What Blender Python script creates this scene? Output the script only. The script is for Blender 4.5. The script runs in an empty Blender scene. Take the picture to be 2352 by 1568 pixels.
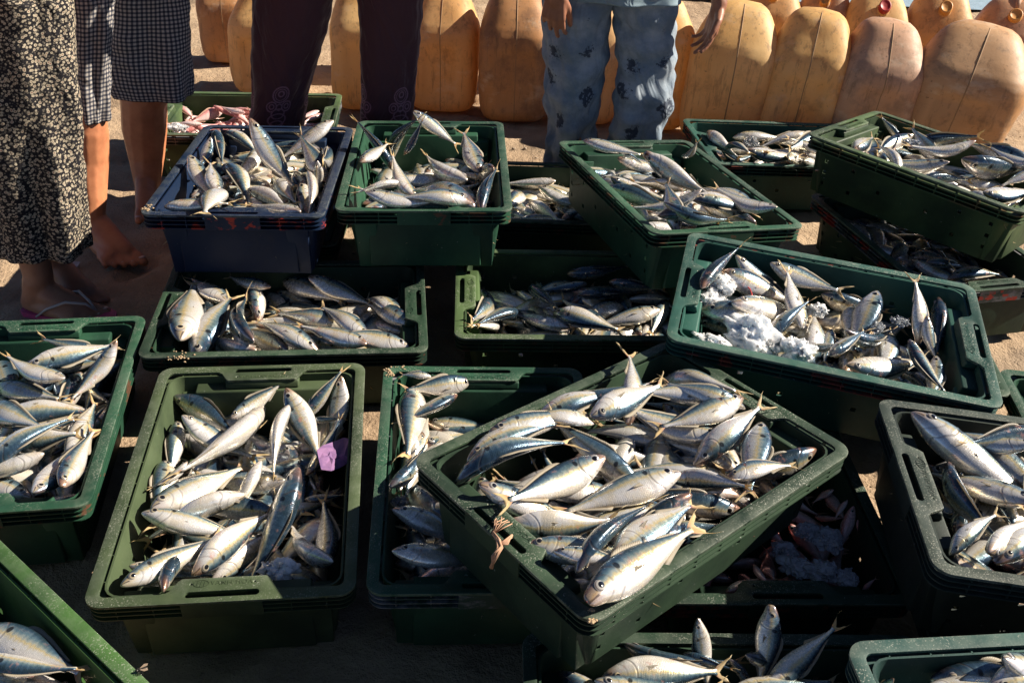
import bpy, bmesh, math, random
import numpy as np
from mathutils import Vector, Matrix, noise
from mathutils.geometry import delaunay_2d_cdt

random.seed(7)
rng = np.random.default_rng(7)
SC = bpy.context.scene
COL = SC.collection
RAD = math.radians

# ------------------------------------------------------------------ camera
F_PX, PITCH, ROLL, CAM_H = 2123.7, RAD(34.0), RAD(2.5), 1.43   # focal length for a 2352 px wide frame
cp, sp = math.cos(PITCH), math.sin(PITCH)
FW = Vector((0, cp, -sp)); RT0 = Vector((1, 0, 0)); UP0 = Vector((0, sp, cp))
RT = math.cos(ROLL) * RT0 + math.sin(ROLL) * UP0
UP = -math.sin(ROLL) * RT0 + math.cos(ROLL) * UP0
EYE = Vector((0, 0, CAM_H))
cam = bpy.data.cameras.new('camera')
cam.sensor_width = 36.0
cam.lens = 36.0 * F_PX / 2352.0
cam.clip_start, cam.clip_end = 0.05, 2000
cam_o = bpy.data.objects.new('camera', cam)
m = Matrix((RT, UP, -FW)).transposed().to_4x4(); m.translation = EYE
cam_o.matrix_world = m
COL.objects.link(cam_o)
SC.camera = cam_o

# ------------------------------------------------------------------ light
SUN_EL, SUN_PHI = RAD(34), RAD(13)          # phi: from +x towards +y
SUN_DIR = Vector((math.cos(SUN_EL) * math.cos(SUN_PHI), math.cos(SUN_EL) * math.sin(SUN_PHI), math.sin(SUN_EL)))
w = bpy.data.worlds.new('World'); SC.world = w; w.use_nodes = True
nt = w.node_tree
sky = nt.nodes.new('ShaderNodeTexSky'); sky.sky_type = 'NISHITA'; sky.sun_disc = False
sky.air_density = .38; sky.dust_density = .1; sky.ozone_density = 1.2; sky.sun_elevation = SUN_EL; sky.sun_rotation = math.pi / 2 - SUN_PHI
nt.nodes['Background'].inputs['Strength'].default_value = 0.05
nt.links.new(sky.outputs[0], nt.nodes['Background'].inputs['Color'])
sl = bpy.data.lights.new('sun', 'SUN'); sl.energy = 5.0; sl.angle = RAD(0.5); sl.color = (1.0, 0.905, 0.765)
so = bpy.data.objects.new('sun', sl); COL.objects.link(so)
so.rotation_euler = (-SUN_DIR).to_track_quat('-Z', 'Y').to_euler(); so.location = (6, 4, 8)
SC.view_settings.view_transform = 'Standard'; SC.view_settings.look = 'None'
SC.view_settings.exposure = 1.2; SC.view_settings.gamma = 1.0
SC.view_settings.use_curve_mapping = False
SC.render.engine = 'CYCLES'
SC.cycles.max_bounces = 6; SC.cycles.diffuse_bounces = 3; SC.cycles.glossy_bounces = 3
SC.cycles.transmission_bounces = 5; SC.cycles.transparent_max_bounces = 6
SC.cycles.caustics_reflective = False; SC.cycles.caustics_refractive = False
SC.cycles.use_denoising = True

# ------------------------------------------------------------------ layout helpers
def ray(px, py):
    """Viewing direction of a photograph point (2352 x 1568 grid)."""
    return (FW + RT * ((px - 1176) / F_PX) + UP * ((784 - py) / F_PX)).normalized()
def at_z(px, py, z):
    d = ray(px, py); return EYE + d * ((z - CAM_H) / d.z)
def at_y(px, py, y):
    d = ray(px, py); return EYE + d * (y / d.y)
def project(p):
    d = Vector(p) - EYE; z = d.dot(FW)
    return 1176 + F_PX * d.dot(RT) / z, 784 - F_PX * d.dot(UP) / z
def Z(i, j, x, y):                 # survey sheet (i, j) -> photograph grid
    return 784 * i + x / 3.0, 522.667 * j + y / 3.0

# ------------------------------------------------------------------ object helpers
def mesh_from(name, verts, faces, smooth=True, mats=()):
    me = bpy.data.meshes.new(name)
    me.from_pydata([tuple(v) for v in verts], [], faces)
    if smooth: me.polygons.foreach_set('use_smooth', [True] * len(me.polygons))
    for m_ in mats: me.materials.append(m_)
    me.update()
    return me
def obj(name, me, parent=None, mat=None, mw=None):
    o = bpy.data.objects.new(name, me); COL.objects.link(o)
    if parent is not None: o.parent = parent
    if mw is not None:
        if parent is None: o.matrix_world = mw
        else: o.matrix_local = mw
    if mat is not None:
        if len(me.materials) == 0: me.materials.append(None)
        o.material_slots[0].link = 'OBJECT'; o.material_slots[0].material = mat
    return o
def empty(name, mw=None):
    o = bpy.data.objects.new(name, None); COL.objects.link(o); o.empty_display_size = 0.05
    if mw is not None: o.matrix_world = mw
    return o
def tag(o, label=None, cat=None, group=None, kind=None):
    if label: o['label'] = label
    if cat: o['category'] = cat
    if group: o['group'] = group
    if kind: o['kind'] = kind
    return o
def bake(o):
    """Apply the modifiers of an object into its mesh."""
    dg = bpy.context.evaluated_depsgraph_get()
    me = bpy.data.meshes.new_from_object(o.evaluated_get(dg))
    o.modifiers.clear(); o.data = me
    return me
def bm_mesh(bm, name, smooth=False):
    me = bpy.data.meshes.new(name); bm.to_mesh(me); bm.free()
    if smooth: me.polygons.foreach_set('use_smooth', [True] * len(me.polygons))
    return me
def bevelled(me, width, seg=2, angle=35):
    o = bpy.data.objects.new('tmp', me); COL.objects.link(o)
    b = o.modifiers.new('b', 'BEVEL'); b.width = width; b.segments = seg; b.limit_method = 'ANGLE'; b.angle_limit = RAD(angle)
    b.harden_normals = False
    r = bake(o); bpy.data.objects.remove(o)
    r.polygons.foreach_set('use_smooth', [True] * len(r.polygons))
    r.set_sharp_from_angle(angle=RAD(40))
    return r
def box(bm, x0, x1, y0, y1, z0, z1, mtx=None):
    vs = [bm.verts.new((x, y, z)) for x in (x0, x1) for y in (y0, y1) for z in (z0, z1)]
    for f in ((0, 1, 3, 2), (4, 6, 7, 5), (0, 4, 5, 1), (2, 3, 7, 6), (0, 2, 6, 4), (1, 5, 7, 3)):
        bm.faces.new([vs[k] for k in f])
    if mtx: bmesh.ops.transform(bm, matrix=mtx, verts=vs)
    return vs
def rrect(hx, hy, r, n=5, cx=0, cy=0):
    pts = []
    for sx, sy, a0 in ((1, 1, 0), (-1, 1, 90), (-1, -1, 180), (1, -1, 270)):
        for k in range(n + 1):
            a = RAD(a0 + 90 * k / n)
            pts.append((cx + sx * (hx - r) + r * math.cos(a), cy + sy * (hy - r) + r * math.sin(a)))
    return pts
def inside(p, poly):
    c = False; x, y = p; j = len(poly) - 1
    for i in range(len(poly)):
        xi, yi = poly[i]; xj, yj = poly[j]
        if (yi > y) != (yj > y) and x < (xj - xi) * (y - yi) / (yj - yi) + xi: c = not c
        j = i
    return c
def plate(bm, outer, holes, z0, z1):
    """A flat plate with holes and thickness."""
    pts = []; edges = []
    for loop in [outer] + holes:
        s = len(pts); pts += [Vector(p) for p in loop]
        edges += [(s + k, s + (k + 1) % len(loop)) for k in range(len(loop))]
    v, e, f, *_ = delaunay_2d_cdt(pts, edges, [], 0, 1e-6)
    keep = []
    for t in f:
        c = sum((v[k] for k in t), Vector((0, 0))) / len(t)
        if inside(c, outer) and not any(inside(c, h) for h in holes): keep.append(t)
    top = [bm.verts.new((p.x, p.y, z1)) for p in v]; bot = [bm.verts.new((p.x, p.y, z0)) for p in v]
    cnt = {}
    for t in keep:
        bm.faces.new([top[k] for k in t]); bm.faces.new([bot[k] for k in reversed(t)])
        for k in range(len(t)):
            a, b = t[k], t[(k + 1) % len(t)]
            cnt[(a, b)] = True
    for a, b in list(cnt):
        if (b, a) not in cnt: bm.faces.new((top[b], top[a], bot[a], bot[b]))
    for vv in top + bot:
        if not vv.link_faces: bm.verts.remove(vv)

# ------------------------------------------------------------------ material helpers
class NT:
    def __init__(s, name):
        s.m = bpy.data.materials.new(name); s.m.use_nodes = True
        s.t = s.m.node_tree; s.b = s.t.nodes['Principled BSDF']; s.out = s.t.nodes['Material Output']
    def n(s, typ, ins=None, **props):
        nd = s.t.nodes.new('ShaderNode' + typ)
        for k, v in props.items(): setattr(nd, k, v)
        for k, v in (ins or {}).items(): s.put(nd.inputs[k], v)
        return nd
    def put(s, sock, v):
        if isinstance(v, bpy.types.NodeSocket): s.t.links.new(v, sock)
        elif isinstance(v, bpy.types.Node): s.t.links.new(v.outputs[0], sock)
        else:
            if hasattr(sock.default_value, '__len__') and not isinstance(v, (int, float)) and len(v) == 3 and len(sock.default_value) == 4: v = (*v, 1)
            sock.default_value = v
    def math(s, op, a, b=0.0, c=0.0, clamp=False):
        nd = s.n('Math', {0: a, 1: b, 2: c}, operation=op); nd.use_clamp = clamp; return nd.outputs[0]
    def mix(s, f, a, b, blend='MIX'):
        nd = s.n('Mix', {0: f, 6: a, 7: b}, data_type='RGBA', blend_type=blend); return nd.outputs[2]
    def ramp(s, f, stops, interp='LINEAR'):
        nd = s.n('ValToRGB', {0: f}); cr = nd.color_ramp; cr.interpolation = interp
        while len(cr.elements) < len(stops): cr.elements.new(0.5)
        for e, (p, c) in zip(cr.elements, stops):
            e.position = p; e.color = (*c, 1) if len(c) == 3 else c
        return nd.outputs[0]
    def step(s, f, a, b):
        nd = s.n('MapRange', {0: f, 1: a, 2: b}, interpolation_type='SMOOTHSTEP'); return nd.outputs[0]
    def noise(s, scale, detail=3, rough=0.55, vec=None, dist=0.0):
        nd = s.n('TexNoise', {'Scale': scale, 'Detail': detail, 'Roughness': rough, 'Distortion': dist})
        if vec is not None: s.put(nd.inputs['Vector'], vec)
        return nd.outputs[0]
    def vor(s, scale, vec=None, feature='F1', rand=1.0):
        nd = s.n('TexVoronoi', {'Scale': scale, 'Randomness': rand}, feature=feature)
        if vec is not None: s.put(nd.inputs['Vector'], vec)
        return nd
    def bump(s, h, strength=0.3, dist=0.002):
        s.put(s.b.inputs['Normal'], s.n('Bump', {'Height': h, 'Strength': strength, 'Distance': dist}).outputs[0])
    def set(s, **kw):
        for k, v in kw.items(): s.put(s.b.inputs[k.replace('_', ' ')], v)
        return s.m
def objrand(nt_): return nt_.n('ObjectInfo').outputs['Random']
def objco(nt_): return nt_.n('TexCoord').outputs['Object']
def uvco(nt_): return nt_.n('TexCoord').outputs['UV']
def vec_add(nt_, a, b): return nt_.n('VectorMath', {0: a, 1: b}, operation='ADD').outputs[0]
def vec_mul(nt_, a, b): return nt_.n('VectorMath', {0: a, 1: b}, operation='MULTIPLY').outputs[0]
# ================================================================== GROUND, WATER
def ground_material():
    t = NT('sand')
    co = objco(t)
    a = t.noise(1.3, 5, 0.6, co); b = t.noise(9, 5, 0.65, co); c = t.noise(160, 3, 0.6, co)
    col = t.ramp(t.math('ADD', t.math('MULTIPLY', a, .55), t.math('MULTIPLY', b, .45)),
                 [(.30, (.20, .135, .085)), (.48, (.36, .255, .165)), (.62, (.46, .34, .225))])
    col = t.mix(t.step(c, .62, .75), col, (.17, .12, .085))
    wet = t.step(t.noise(2.2, 3, .5, co), .56, .66)
    col = t.mix(t.math('MULTIPLY', wet, .55), col, (.15, .105, .07))
    t.set(Base_Color=col, Roughness=t.math('SUBTRACT', .95, t.math('MULTIPLY', wet, .25)), Specular_IOR_Level=.2)
    h = t.math('ADD', t.math('MULTIPLY', b, 1.0), t.math('ADD', t.math('MULTIPLY', t.noise(45, 5, .7, co), .5), t.math('MULTIPLY', c, .22)))
    t.bump(h, .9, .02)
    return t.m
SAND = ground_material()
DENTS = [(random.uniform(-2.2, 2.4), random.uniform(.3, 4.4), random.uniform(0, 3.1), random.uniform(.035, .055)) for _ in range(90)]     # footprints
def build_ground():
    # one sheet: finely divided and uneven near the crates, coarse beyond
    xs = np.unique(np.concatenate([[-250, -80, -30, -12, -6], np.arange(-3.2, 3.21, .024), [6, 12, 30, 80, 250]]))
    ys = np.unique(np.concatenate([[-120, -40, -12, -4, -1.5], np.arange(-.4, 6.0, .024), [8, 14, 30, 80, 250]]))
    V = []
    for y in ys:
        for x in xs:
            z = -0.006
            if -3.3 < x < 3.3 and -.5 < y < 6.5:
                p = Vector((x, y, 0))
                z += .012 * (noise.noise(p * 2.1)) + .011 * noise.noise(p * 7.3) + .006 * noise.noise(p * 19)
                for fx, fy, fa, fb in DENTS:
                    dx, dy = x - fx, y - fy
                    if abs(dx) < .3 and abs(dy) < .3:
                        u, v = (dx * math.cos(fa) + dy * math.sin(fa)) / .11, (-dx * math.sin(fa) + dy * math.cos(fa)) / fb
                        q = u * u + v * v; z += -.020 * math.exp(-q * 1.6) + .007 * math.exp(-(math.sqrt(q) - 1.25) ** 2 * 8)
                z = min(z, .004)
            V.append((x, y, z))
    nx = len(xs); Fc = [(j * nx + i, j * nx + i + 1, (j + 1) * nx + i + 1, (j + 1) * nx + i) for j in range(len(ys) - 1) for i in range(nx - 1)]
    o = obj('ground', mesh_from('ground', V, Fc, True, [SAND])); tag(o, 'trodden brown sand of the landing beach', kind='structure')
    # the sea beyond the cans
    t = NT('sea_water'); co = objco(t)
    t.set(Base_Color=(.30, .38, .43), Roughness=.12, IOR=1.33); t.bump(t.noise(5, 4, .6, vec_mul(t, co, (1, 3, 1))), .5, .05)  # pale blue base colour stands in for the sky's reflection on the water
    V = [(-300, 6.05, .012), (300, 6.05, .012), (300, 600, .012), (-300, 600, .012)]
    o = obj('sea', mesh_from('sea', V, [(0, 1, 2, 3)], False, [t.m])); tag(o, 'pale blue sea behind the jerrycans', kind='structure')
build_ground()

# ================================================================== CRATES
CL, CW, CH = 0.66, 0.4525, 0.18           # outer rim length, width, height of one crate
def plastic(name, base, dark, wear=(.34, .37, .28), red=0.0, white=0.3, rough=.5, smear=0.0, edges=False):
    t = NT(name); co = objco(t); r = objrand(t)
    co2 = vec_add(t, co, t.n('CombineXYZ', {0: t.math('MULTIPLY', r, 17.0), 1: t.math('MULTIPLY', r, 9.0)}).outputs[0])
    a = t.noise(4, 5, .6, co2); b = t.noise(38, 4, .7, co2)
    col = t.mix(t.step(a, .36, .66), base, dark)
    # long faint scratches and rubbed patches
    sc = t.noise(26, 5, .75, vec_mul(t, co2, (1, 1, 7)))
    col = t.mix(t.math('MULTIPLY', t.step(sc, .62, .84), .22 * white), col, wear)
    fleck = t.step(t.noise(120, 3, .6, co2), .66, .74)
    col = t.mix(t.math('MULTIPLY', fleck, t.math('MULTIPLY', t.step(b, .50, .68), white)), col, (.62, .63, .58))
    # rubbed edges
    if edges:
        pt = t.n('NewGeometry').outputs['Pointiness']
        edge = t.math('MULTIPLY', t.step(pt, .52, .58), t.step(t.noise(22, 5, .7, co2), .36, .60))
        col = t.mix(t.math('MULTIPLY', edge, .30 + .4 * white), col, (.36, .39, .31))
    # dried smears and splashes
    if smear: sm = t.step(t.noise(6, 6, .75, vec_mul(t, co2, (1, 1, 2.5))), .62 - .18 * smear, .74 - .14 * smear)
    if smear: col = t.mix(t.math('MULTIPLY', sm, .6 * smear), col, (.30, .28, .31))
    if edges:
        grit = t.math('MULTIPLY', t.step(t.noise(420, 2, .6, co2), .58, .66), t.step(t.noise(9, 4, .6, co2), .38, .62))
        col = t.mix(t.math('MULTIPLY', grit, .25 + .45 * white), col, (.50, .49, .42))
        gouge = t.step(t.noise(14, 6, .8, vec_mul(t, co2, (9, 1.2, 1))), .63, .70)
        col = t.mix(t.math('MULTIPLY', gouge, .30), col, (.16, .19, .13))
    mud = t.step(t.noise(7, 6, .72, co2), .57, .72)
    col = t.mix(t.math('MULTIPLY', mud, .18), col, (.055, .045, .03))
    if red > 0:
        rm = t.step(t.noise(14, 5, .65, vec_mul(t, co2, (1, 1, 1.6))), .55, .60)
        z = t.n('SeparateXYZ', {0: co}).outputs[2]
        band = t.math('MULTIPLY', t.step(z, CH - .046, CH - .040), t.math('SUBTRACT', 1.0, t.step(z, CH - .006, CH - .002)))
        col = t.mix(t.math('MULTIPLY', t.math('MULTIPLY', rm, band), red), col, (.34, .035, .022))
    t.set(Base_Color=col, Roughness=t.math('ADD', rough - .1, t.math('MULTIPLY', b, .3)), Specular_IOR_Level=.26)
    t.bump(t.math('ADD', t.math('MULTIPLY', b, .6), t.noise(300, 2, .5, co2)), .16, .0015)
    return t.m
def plastics(**kw):
    r = {}
    for k, (c, d, wh, rd) in kw.items():
        c = tuple(q * 1.0 for q in c); d = tuple(q * .65 for q in d)
        r[k] = (plastic('plastic_' + k, c, d, white=wh), plastic('ribs_' + k, c, d, white=wh, red=rd, smear=.22), plastic('rim_' + k, c, d, white=wh, edges=True))
    return r
SMEAR = plastic('ribs_smeared', (.022, .05, .035), (.014, .034, .022), white=.3, smear=1.0)
SMEAR_R = plastic('ribs_smeared_red', (.03, .05, .04), (.02, .034, .03), white=.3, smear=.8, red=1.0)
PL = plastics(
    olive=((.062, .086, .042), (.042, .064, .034), .35, 0),
    green=((.022, .075, .042), (.014, .052, .032), .3, .25),
    teal=((.022, .085, .066), (.014, .058, .046), .7, .5),
    teal2=((.045, .105, .090), (.03, .075, .068), .7, 0),
    navy=((.003, .010, .034), (.005, .020, .058), .10, 1.0),
    dark=((.022, .050, .028), (.014, .034, .022), .3, .3),
    darkw=((.030, .056, .032), (.020, .040, .026), .8, 0),
    grey=((.030, .042, .034), (.018, .028, .024), .35, 0),
    grass=((.050, .115, .030), (.034, .082, .026), .35, 0),
    olive2=((.065, .105, .040), (.030, .055, .026), .55, .2),
)
def tub_mesh():
    """Tapered tub wall with square drain holes, inner and outer skin, floor."""
    HS = .0055
    xb = [-.255, -.165, -.075, .075, .165, .255]; yb = [-.105, .105]
    rows = [.038, .074, .110]
    holes = {(c, k) for c in (-.255, .255) for k in range(3)} | {(-.165, 0), (.165, 0), (-.075, 1), (.075, 1), (-.165, 2), (.165, 2)}
    holes_y = {(-.105, 1), (.105, 1), (-.105, 2), (.105, 2)}
    zs = [0.0]
    for r_ in rows: zs += [r_ - HS, r_ + HS]
    zs += [CH - .0062]
    def side(brk, half, n_extra=()):
        pts = [(-half, None)]
        for b in brk: pts += [(b - HS, b), (b + HS, None)]
        return pts + [(half, None)]
    def ring(z, off):
        k = z / CH
        hx = CL / 2 - .046 + .022 * k - off; hy = CW / 2 - .046 + .022 * k - off; r = .03 - off * .7
        pts = []; seg = []
        def emit(lst, fn, axis):
            for i, (c, h) in enumerate(lst):
                pts.append(fn(c)); seg.append((axis, h))
        def corner(cx, cy, a0):
            for q in range(1, 4):
                a = RAD(a0 + 90 * q / 4); pts.append((cx + r * math.cos(a), cy + r * math.sin(a), z)); seg.append((None, None))
        X = side(xb, hx - r); Y = side(yb, hy - r)
        emit(X, lambda c: (c, -hy, z), 'x0'); corner(hx - r, -hy + r, -90)
        emit(Y, lambda c: (hx, c, z), 'y1'); corner(hx - r, hy - r, 0)
        emit([(-c, None if h is None else h) for c, h in X], lambda c: (c, hy, z), 'x1'); corner(-hx + r, hy - r, 90)
        emit([(-c, h) for c, h in Y], lambda c: (-hx, c, z), 'y0'); corner(-hx + r, -hy + r, 180)
        return pts, seg
    V = []; F = []
    O = []; I = []
    for z in zs:
        p, seg = ring(z, 0); O.append(len(V)); V += p
    for z in zs:
        p, _ = ring(z, .0035); I.append(len(V)); V += p
    n = len(seg)
    def is_hole(k, zi):
        ax, h = seg[k]
        if h is None or zi % 2 == 0: return False
        row = (zi - 1) // 2
        return (h, row) in (holes if ax[0] == 'x' else holes_y)
    for zi in range(len(zs) - 1):
        for k in range(n):
            k2 = (k + 1) % n
            a, b, c, d = O[zi] + k, O[zi] + k2, O[zi + 1] + k2, O[zi + 1] + k
            a2, b2, c2, d2 = I[zi] + k, I[zi] + k2, I[zi + 1] + k2, I[zi + 1] + k
            if is_hole(k, zi):
                F += [(a, b, b2, a2), (b, c, c2, b2), (c, d, d2, c2), (d, a, a2, d2)]
            else:
                F += [(a, b, c, d), (b2, a2, d2, c2)]
    top = len(zs) - 1
    for k in range(n):
        k2 = (k + 1) % n
        F.append((O[top] + k, O[top] + k2, I[top] + k2, I[top] + k))
    F.append(tuple(reversed([O[0] + k for k in range(n)])))
    s = len(V); fl, _ = ring(0.0, .0036); V += [(x, y, .006) for x, y, z in fl]
    F.append(tuple(s + k for k in range(n)))
    me = mesh_from('tub', V, F, True); me.set_sharp_from_angle(angle=RAD(35))
    return me
def rim_mesh():
    bm = bmesh.new()
    ix, iy, r = CL / 2 - .0215, CW / 2 - .0215, .012
    tw, td = .086, .031                      # half width and depth of the tab at each short end
    inner = []
    for s in (1, -1):
        c = []
        for k in range(5):
            a = RAD(0 + 90 * k / 4); c.append((ix - r + r * math.cos(a), iy - r + r * math.sin(a)))
        c = list(reversed(c)); tab = [(ix, tw + .012), (ix - .006, tw + .003), (ix - td + .006, tw - .008), (ix - td, tw - .014)]
        half = c + tab; half += [(x, -y) for x, y in reversed(half)]
        inner += [(s * x, s * y) for x, y in half]
    slots = [rrect(.0062, .062, .006, 4, s * (CL / 2 - .0175), 0) for s in (1, -1)]
    pins = [[(s * (CL / 2 - .040) + .0022 * math.cos(q), y + .0022 * math.sin(q)) for q in np.linspace(0, 2 * math.pi, 7)[:-1]] for s in (1, -1) for y in (-.052, .004, .055)]
    outer = rrect(CL / 2, CW / 2, .030, 7)
    bm2 = bmesh.new()
    plate(bm, outer, [inner] + slots + pins, CH - .006, CH)
    bmesh.ops.recalc_face_normals(bm, faces=bm.faces)
    bm2.free()
    return bevelled(bm_mesh(bm, 'rim'), .0016, 2, 40)
def ribs_mesh():
    bm = bmesh.new()
    hx, hy = CL / 2 - .0262, CW / 2 - .0262
    for k, z in enumerate((.0165, .0275, .0385)):
        plate(bm, rrect(CL / 2 - .0025, CW / 2 - .0025, .028, 6), [rrect(hx, hy, .02, 5)], CH - z - .0013, CH - z + .0013)
    z0, z1 = CH - .0372, CH - .0062
    for x in np.linspace(-.27, .27, 10):
        for s in (1, -1): box(bm, x - .001, x + .001, *sorted((s * hy, s * (CW / 2 - .0045))), z0, z1)
    for y in (-.175, -.115, .115, .175):
        for s in (1, -1): box(bm, *sorted((s * hx, s * (CL / 2 - .0045))), y - .001, y + .001, z0, z1)
    for s in (1, -1):
        box(bm, *sorted((s * (CL / 2 - .0042), s * (CL / 2 - .0010))), -.068, .068, CH - .0405, CH - .0062)
    bmesh.ops.recalc_face_normals(bm, faces=bm.faces)
    return bm_mesh(bm, 'skirt_ribs')
def block_mesh():
    """Stacking block behind the handle: a low wide step and the tab's own pillar."""
    bm = bmesh.new(); hx = CL / 2 - .0275
    def prism(y0, y1, d0, d1, z0, z1):
        vs = [bm.verts.new(v) for v in ((hx, y0, z0), (hx, y1, z0), (hx - d0, y1, z0), (hx - d0, y0, z0),
                                        (hx, y0, z1), (hx, y1, z1), (hx - d1, y1, z1), (hx - d1, y0, z1))]
        for f in ((0, 1, 2, 3), (7, 6, 5, 4), (0, 4, 5, 1), (1, 5, 6, 2), (2, 6, 7, 3), (3, 7, 4, 0)): bm.faces.new([vs[k] for k in f])
    prism(-.146, .146, .058, .034, .0065, CH - .024)
    prism(-.080, .080, .0285, .0235, CH - .0238, CH - .0062)
    bmesh.ops.recalc_face_normals(bm, faces=bm.faces)
    return bevelled(bm_mesh(bm, 'stacking_block'), .004, 3, 40)
def foot_mesh():
    bm = bmesh.new(); x0 = CL / 2 - .05; y0 = CW / 2 - .1
    vs = [bm.verts.new(v) for v in ((x0 - .02, y0, 0), (x0 + .012, y0, 0), (x0 + .012, y0 + .05, 0), (x0 - .02, y0 + .05, 0),
                                    (x0 - .02, y0 - .004, CH - .042), (x0 + .027, y0 - .004, CH - .042), (x0 + .027, y0 + .054, CH - .042), (x0 - .02, y0 + .054, CH - .042))]
    for f in ((3, 2, 1, 0), (4, 5, 6, 7), (0, 1, 5, 4), (1, 2, 6, 5), (2, 3, 7, 6), (3, 0, 4, 7)): bm.faces.new([vs[k] for k in f])
    return bevelled(bm_mesh(bm, 'foot'), .004, 2, 40)
def letters_mesh():
    cu = bpy.data.curves.new('t', 'FONT'); cu.body = 'VANH HOA'; cu.size = .0125; cu.extrude = .0004; cu.align_x = 'LEFT'; cu.align_y = 'CENTER'; cu.space_character = 1.12
    o = bpy.data.objects.new('t', cu); COL.objects.link(o)
    me = bake_curve(o); bpy.data.objects.remove(o)
    bm = bmesh.new(); bm.from_mesh(me)
    bmesh.ops.translate(bm, verts=bm.verts, vec=(-.022, 0, 0))
    # oval badge with upright strokes
    def stroke(pts, closed, wd=.0009):
        n_ = len(pts)
        for k in range(n_ if closed else n_ - 1):
            a = Vector(pts[k]); b = Vector(pts[(k + 1) % n_]); d = (b - a)
            mt = Matrix.Translation((*((a + b) / 2), 0)) @ Matrix.Rotation(math.atan2(d.y, d.x), 4, 'Z')
            box(bm, -d.length / 2 - wd * .4, d.length / 2 + wd * .4, -wd / 2, wd / 2, 0, .0005, mt)
    stroke([(-.038 + .013 * math.cos(a), .0075 * math.sin(a)) for a in np.linspace(0, 2 * math.pi, 19)[:-1]], True)
    for dx in (-.006, 0, .006): stroke([(-.038 + dx - .001, -.0055), (-.038 + dx + .001, .0055)], False)
    # lay on the tab: reading direction along -y at the +x end, tops towards the crate's middle
    mt = Matrix(((0, -1, 0, CL / 2 - .0402), (1, 0, 0, 0), (0, 0, 1, CH + .0002), (0, 0, 0, 1)))
    bmesh.ops.transform(bm, matrix=mt, verts=bm.verts)
    return bm_mesh(bm, 'raised_lettering')
def bake_curve(o):
    dg = bpy.context.evaluated_depsgraph_get(); dg.update()
    return bpy.data.meshes.new_from_object(o.evaluated_get(dg))
M_TUB, M_RIM, M_RIBS, M_BLOCK, M_FOOT, M_LET = tub_mesh(), rim_mesh(), ribs_mesh(), block_mesh(), foot_mesh(), letters_mesh()
R180 = Matrix.Rotation(math.pi, 4, 'Z'); MY = Matrix.Scale(-1, 4, (0, 1, 0)); MX = Matrix.Scale(-1, 4, (1, 0, 0))
CRATES = {}
def crate(key, long, x, y, zr, yaw, tx, ty, mat, label, letters=True, detail=True):
    """zr: height of the rim's centre; angles in degrees."""
    fr = Matrix.Translation((x, y, zr)) @ Matrix.Rotation(RAD(yaw), 4, 'Z') @ Matrix.Rotation(RAD(ty), 4, 'Y') @ Matrix.Rotation(RAD(tx), 4, 'X')
    if long == 'd': fr = fr @ Matrix.Rotation(math.pi / 2, 4, 'Z')
    CRATES[key] = fr
    e = empty('fish_crate', fr @ Matrix.Translation((0, 0, -CH)))
    tag(e, label, 'crate', 'plastic fish crates')
    mt, mr, me_ = PL[mat]
    if key in 'LS': mr = SMEAR
    if key == 'T': mr = SMEAR_R
    obj('tub', M_TUB, e, mt); obj('rim', M_RIM, e, me_); obj('skirt_ribs', M_RIBS, e, mr or mt)
    for a in (Matrix.Identity(4), R180):
        b = obj('stacking_block', M_BLOCK, e, mt, a)
        if letters: obj('raised_lettering', M_LET, b, mt)
        for c in (Matrix.Identity(4), MY): obj('foot', M_FOOT, e, mt, a @ c)
    return e
LABEL = {}
def C(key, long, x, y, z, yaw, tx, ty, mat, phrase, label, **k):
    LABEL[key] = phrase
    return crate(key, long, x, y, z, yaw, tx, ty, mat, label, **k)
C('A', 'd', -.516, 1.366, .184, 7.4, 1.7, .3, 'olive', 'the olive crate', 'olive green crate of fish with a scrap of purple paper, front left')
C('B', 'w', .230, 1.247, .361, 40.7, -.5, 1.3, 'darkw', 'the angled crate', 'worn dark green crate set at an angle on top in the middle, twine on rim')
C('C', 'w', .685, 1.719, .388, -13.2, 3.1, 2.7, 'teal', 'the ice crate', 'blue-green crate with white ice lumps among the fish, right of centre')
C('D', 'd', -.723, 2.375, .376, 3.1, -1.9, -.4, 'navy', 'the navy crate', 'navy blue crate with red paint on its ribs, heaped with fish')
C('E', 'd', -.261, 2.451, .379, 4.0, -1.1, -.7, 'green', 'the crate right of navy', 'dark green crate just right of the navy blue crate')
C('F', 'd', .434, 2.432, .360, 20.2, -1.3, 4.9, 'green', 'the crate before grey jeans', 'green crate heaped with fish in front of the grey floral jeans')
C('G', 'w', .959, 3.204, .188, 6.9, -1.2, 2.0, 'teal', 'the teal crate by cans', 'teal crate with yellow fish tails standing up, next to the jerrycans')
C('H', 'w', 1.259, 2.634, .390, -45.0, -3.5, 1.6, 'olive2', 'the topmost right crate', 'olive crate tilted on top of the right hand stack, highest of all')
C('I', 'd', -1.056, 1.521, .190, 10.5, .3, 1.0, 'green', 'the crate below sandal', 'bright green crate of fish cut by the left edge, below the sandalled foot')
C('J', 'w', -.551, 1.960, .192, 7.4, -.5, .6, 'dark', 'the crate under navy', 'dark green crate of fish lying underneath the navy blue crate')
C('K', 'w', .176, 2.090, .188, 3.6, 0, 0, 'olive2', 'the shaded middle crate', 'olive rimmed crate with red flecked ribs, shaded in the middle of the stacks')
C('L', 'd', -.034, 1.400, .189, 5.2, .3, 1.4, 'green', 'the crate under angled one', 'green crate with grey smeared ribs under the left corner of the angled crate')
C('M', 'd', .486, 1.410, .185, 2.4, .5, -.7, 'dark', 'the shaded pink fish crate', 'dark crate of pink fish and grey ice under the right corner of the angled crate')
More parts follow.
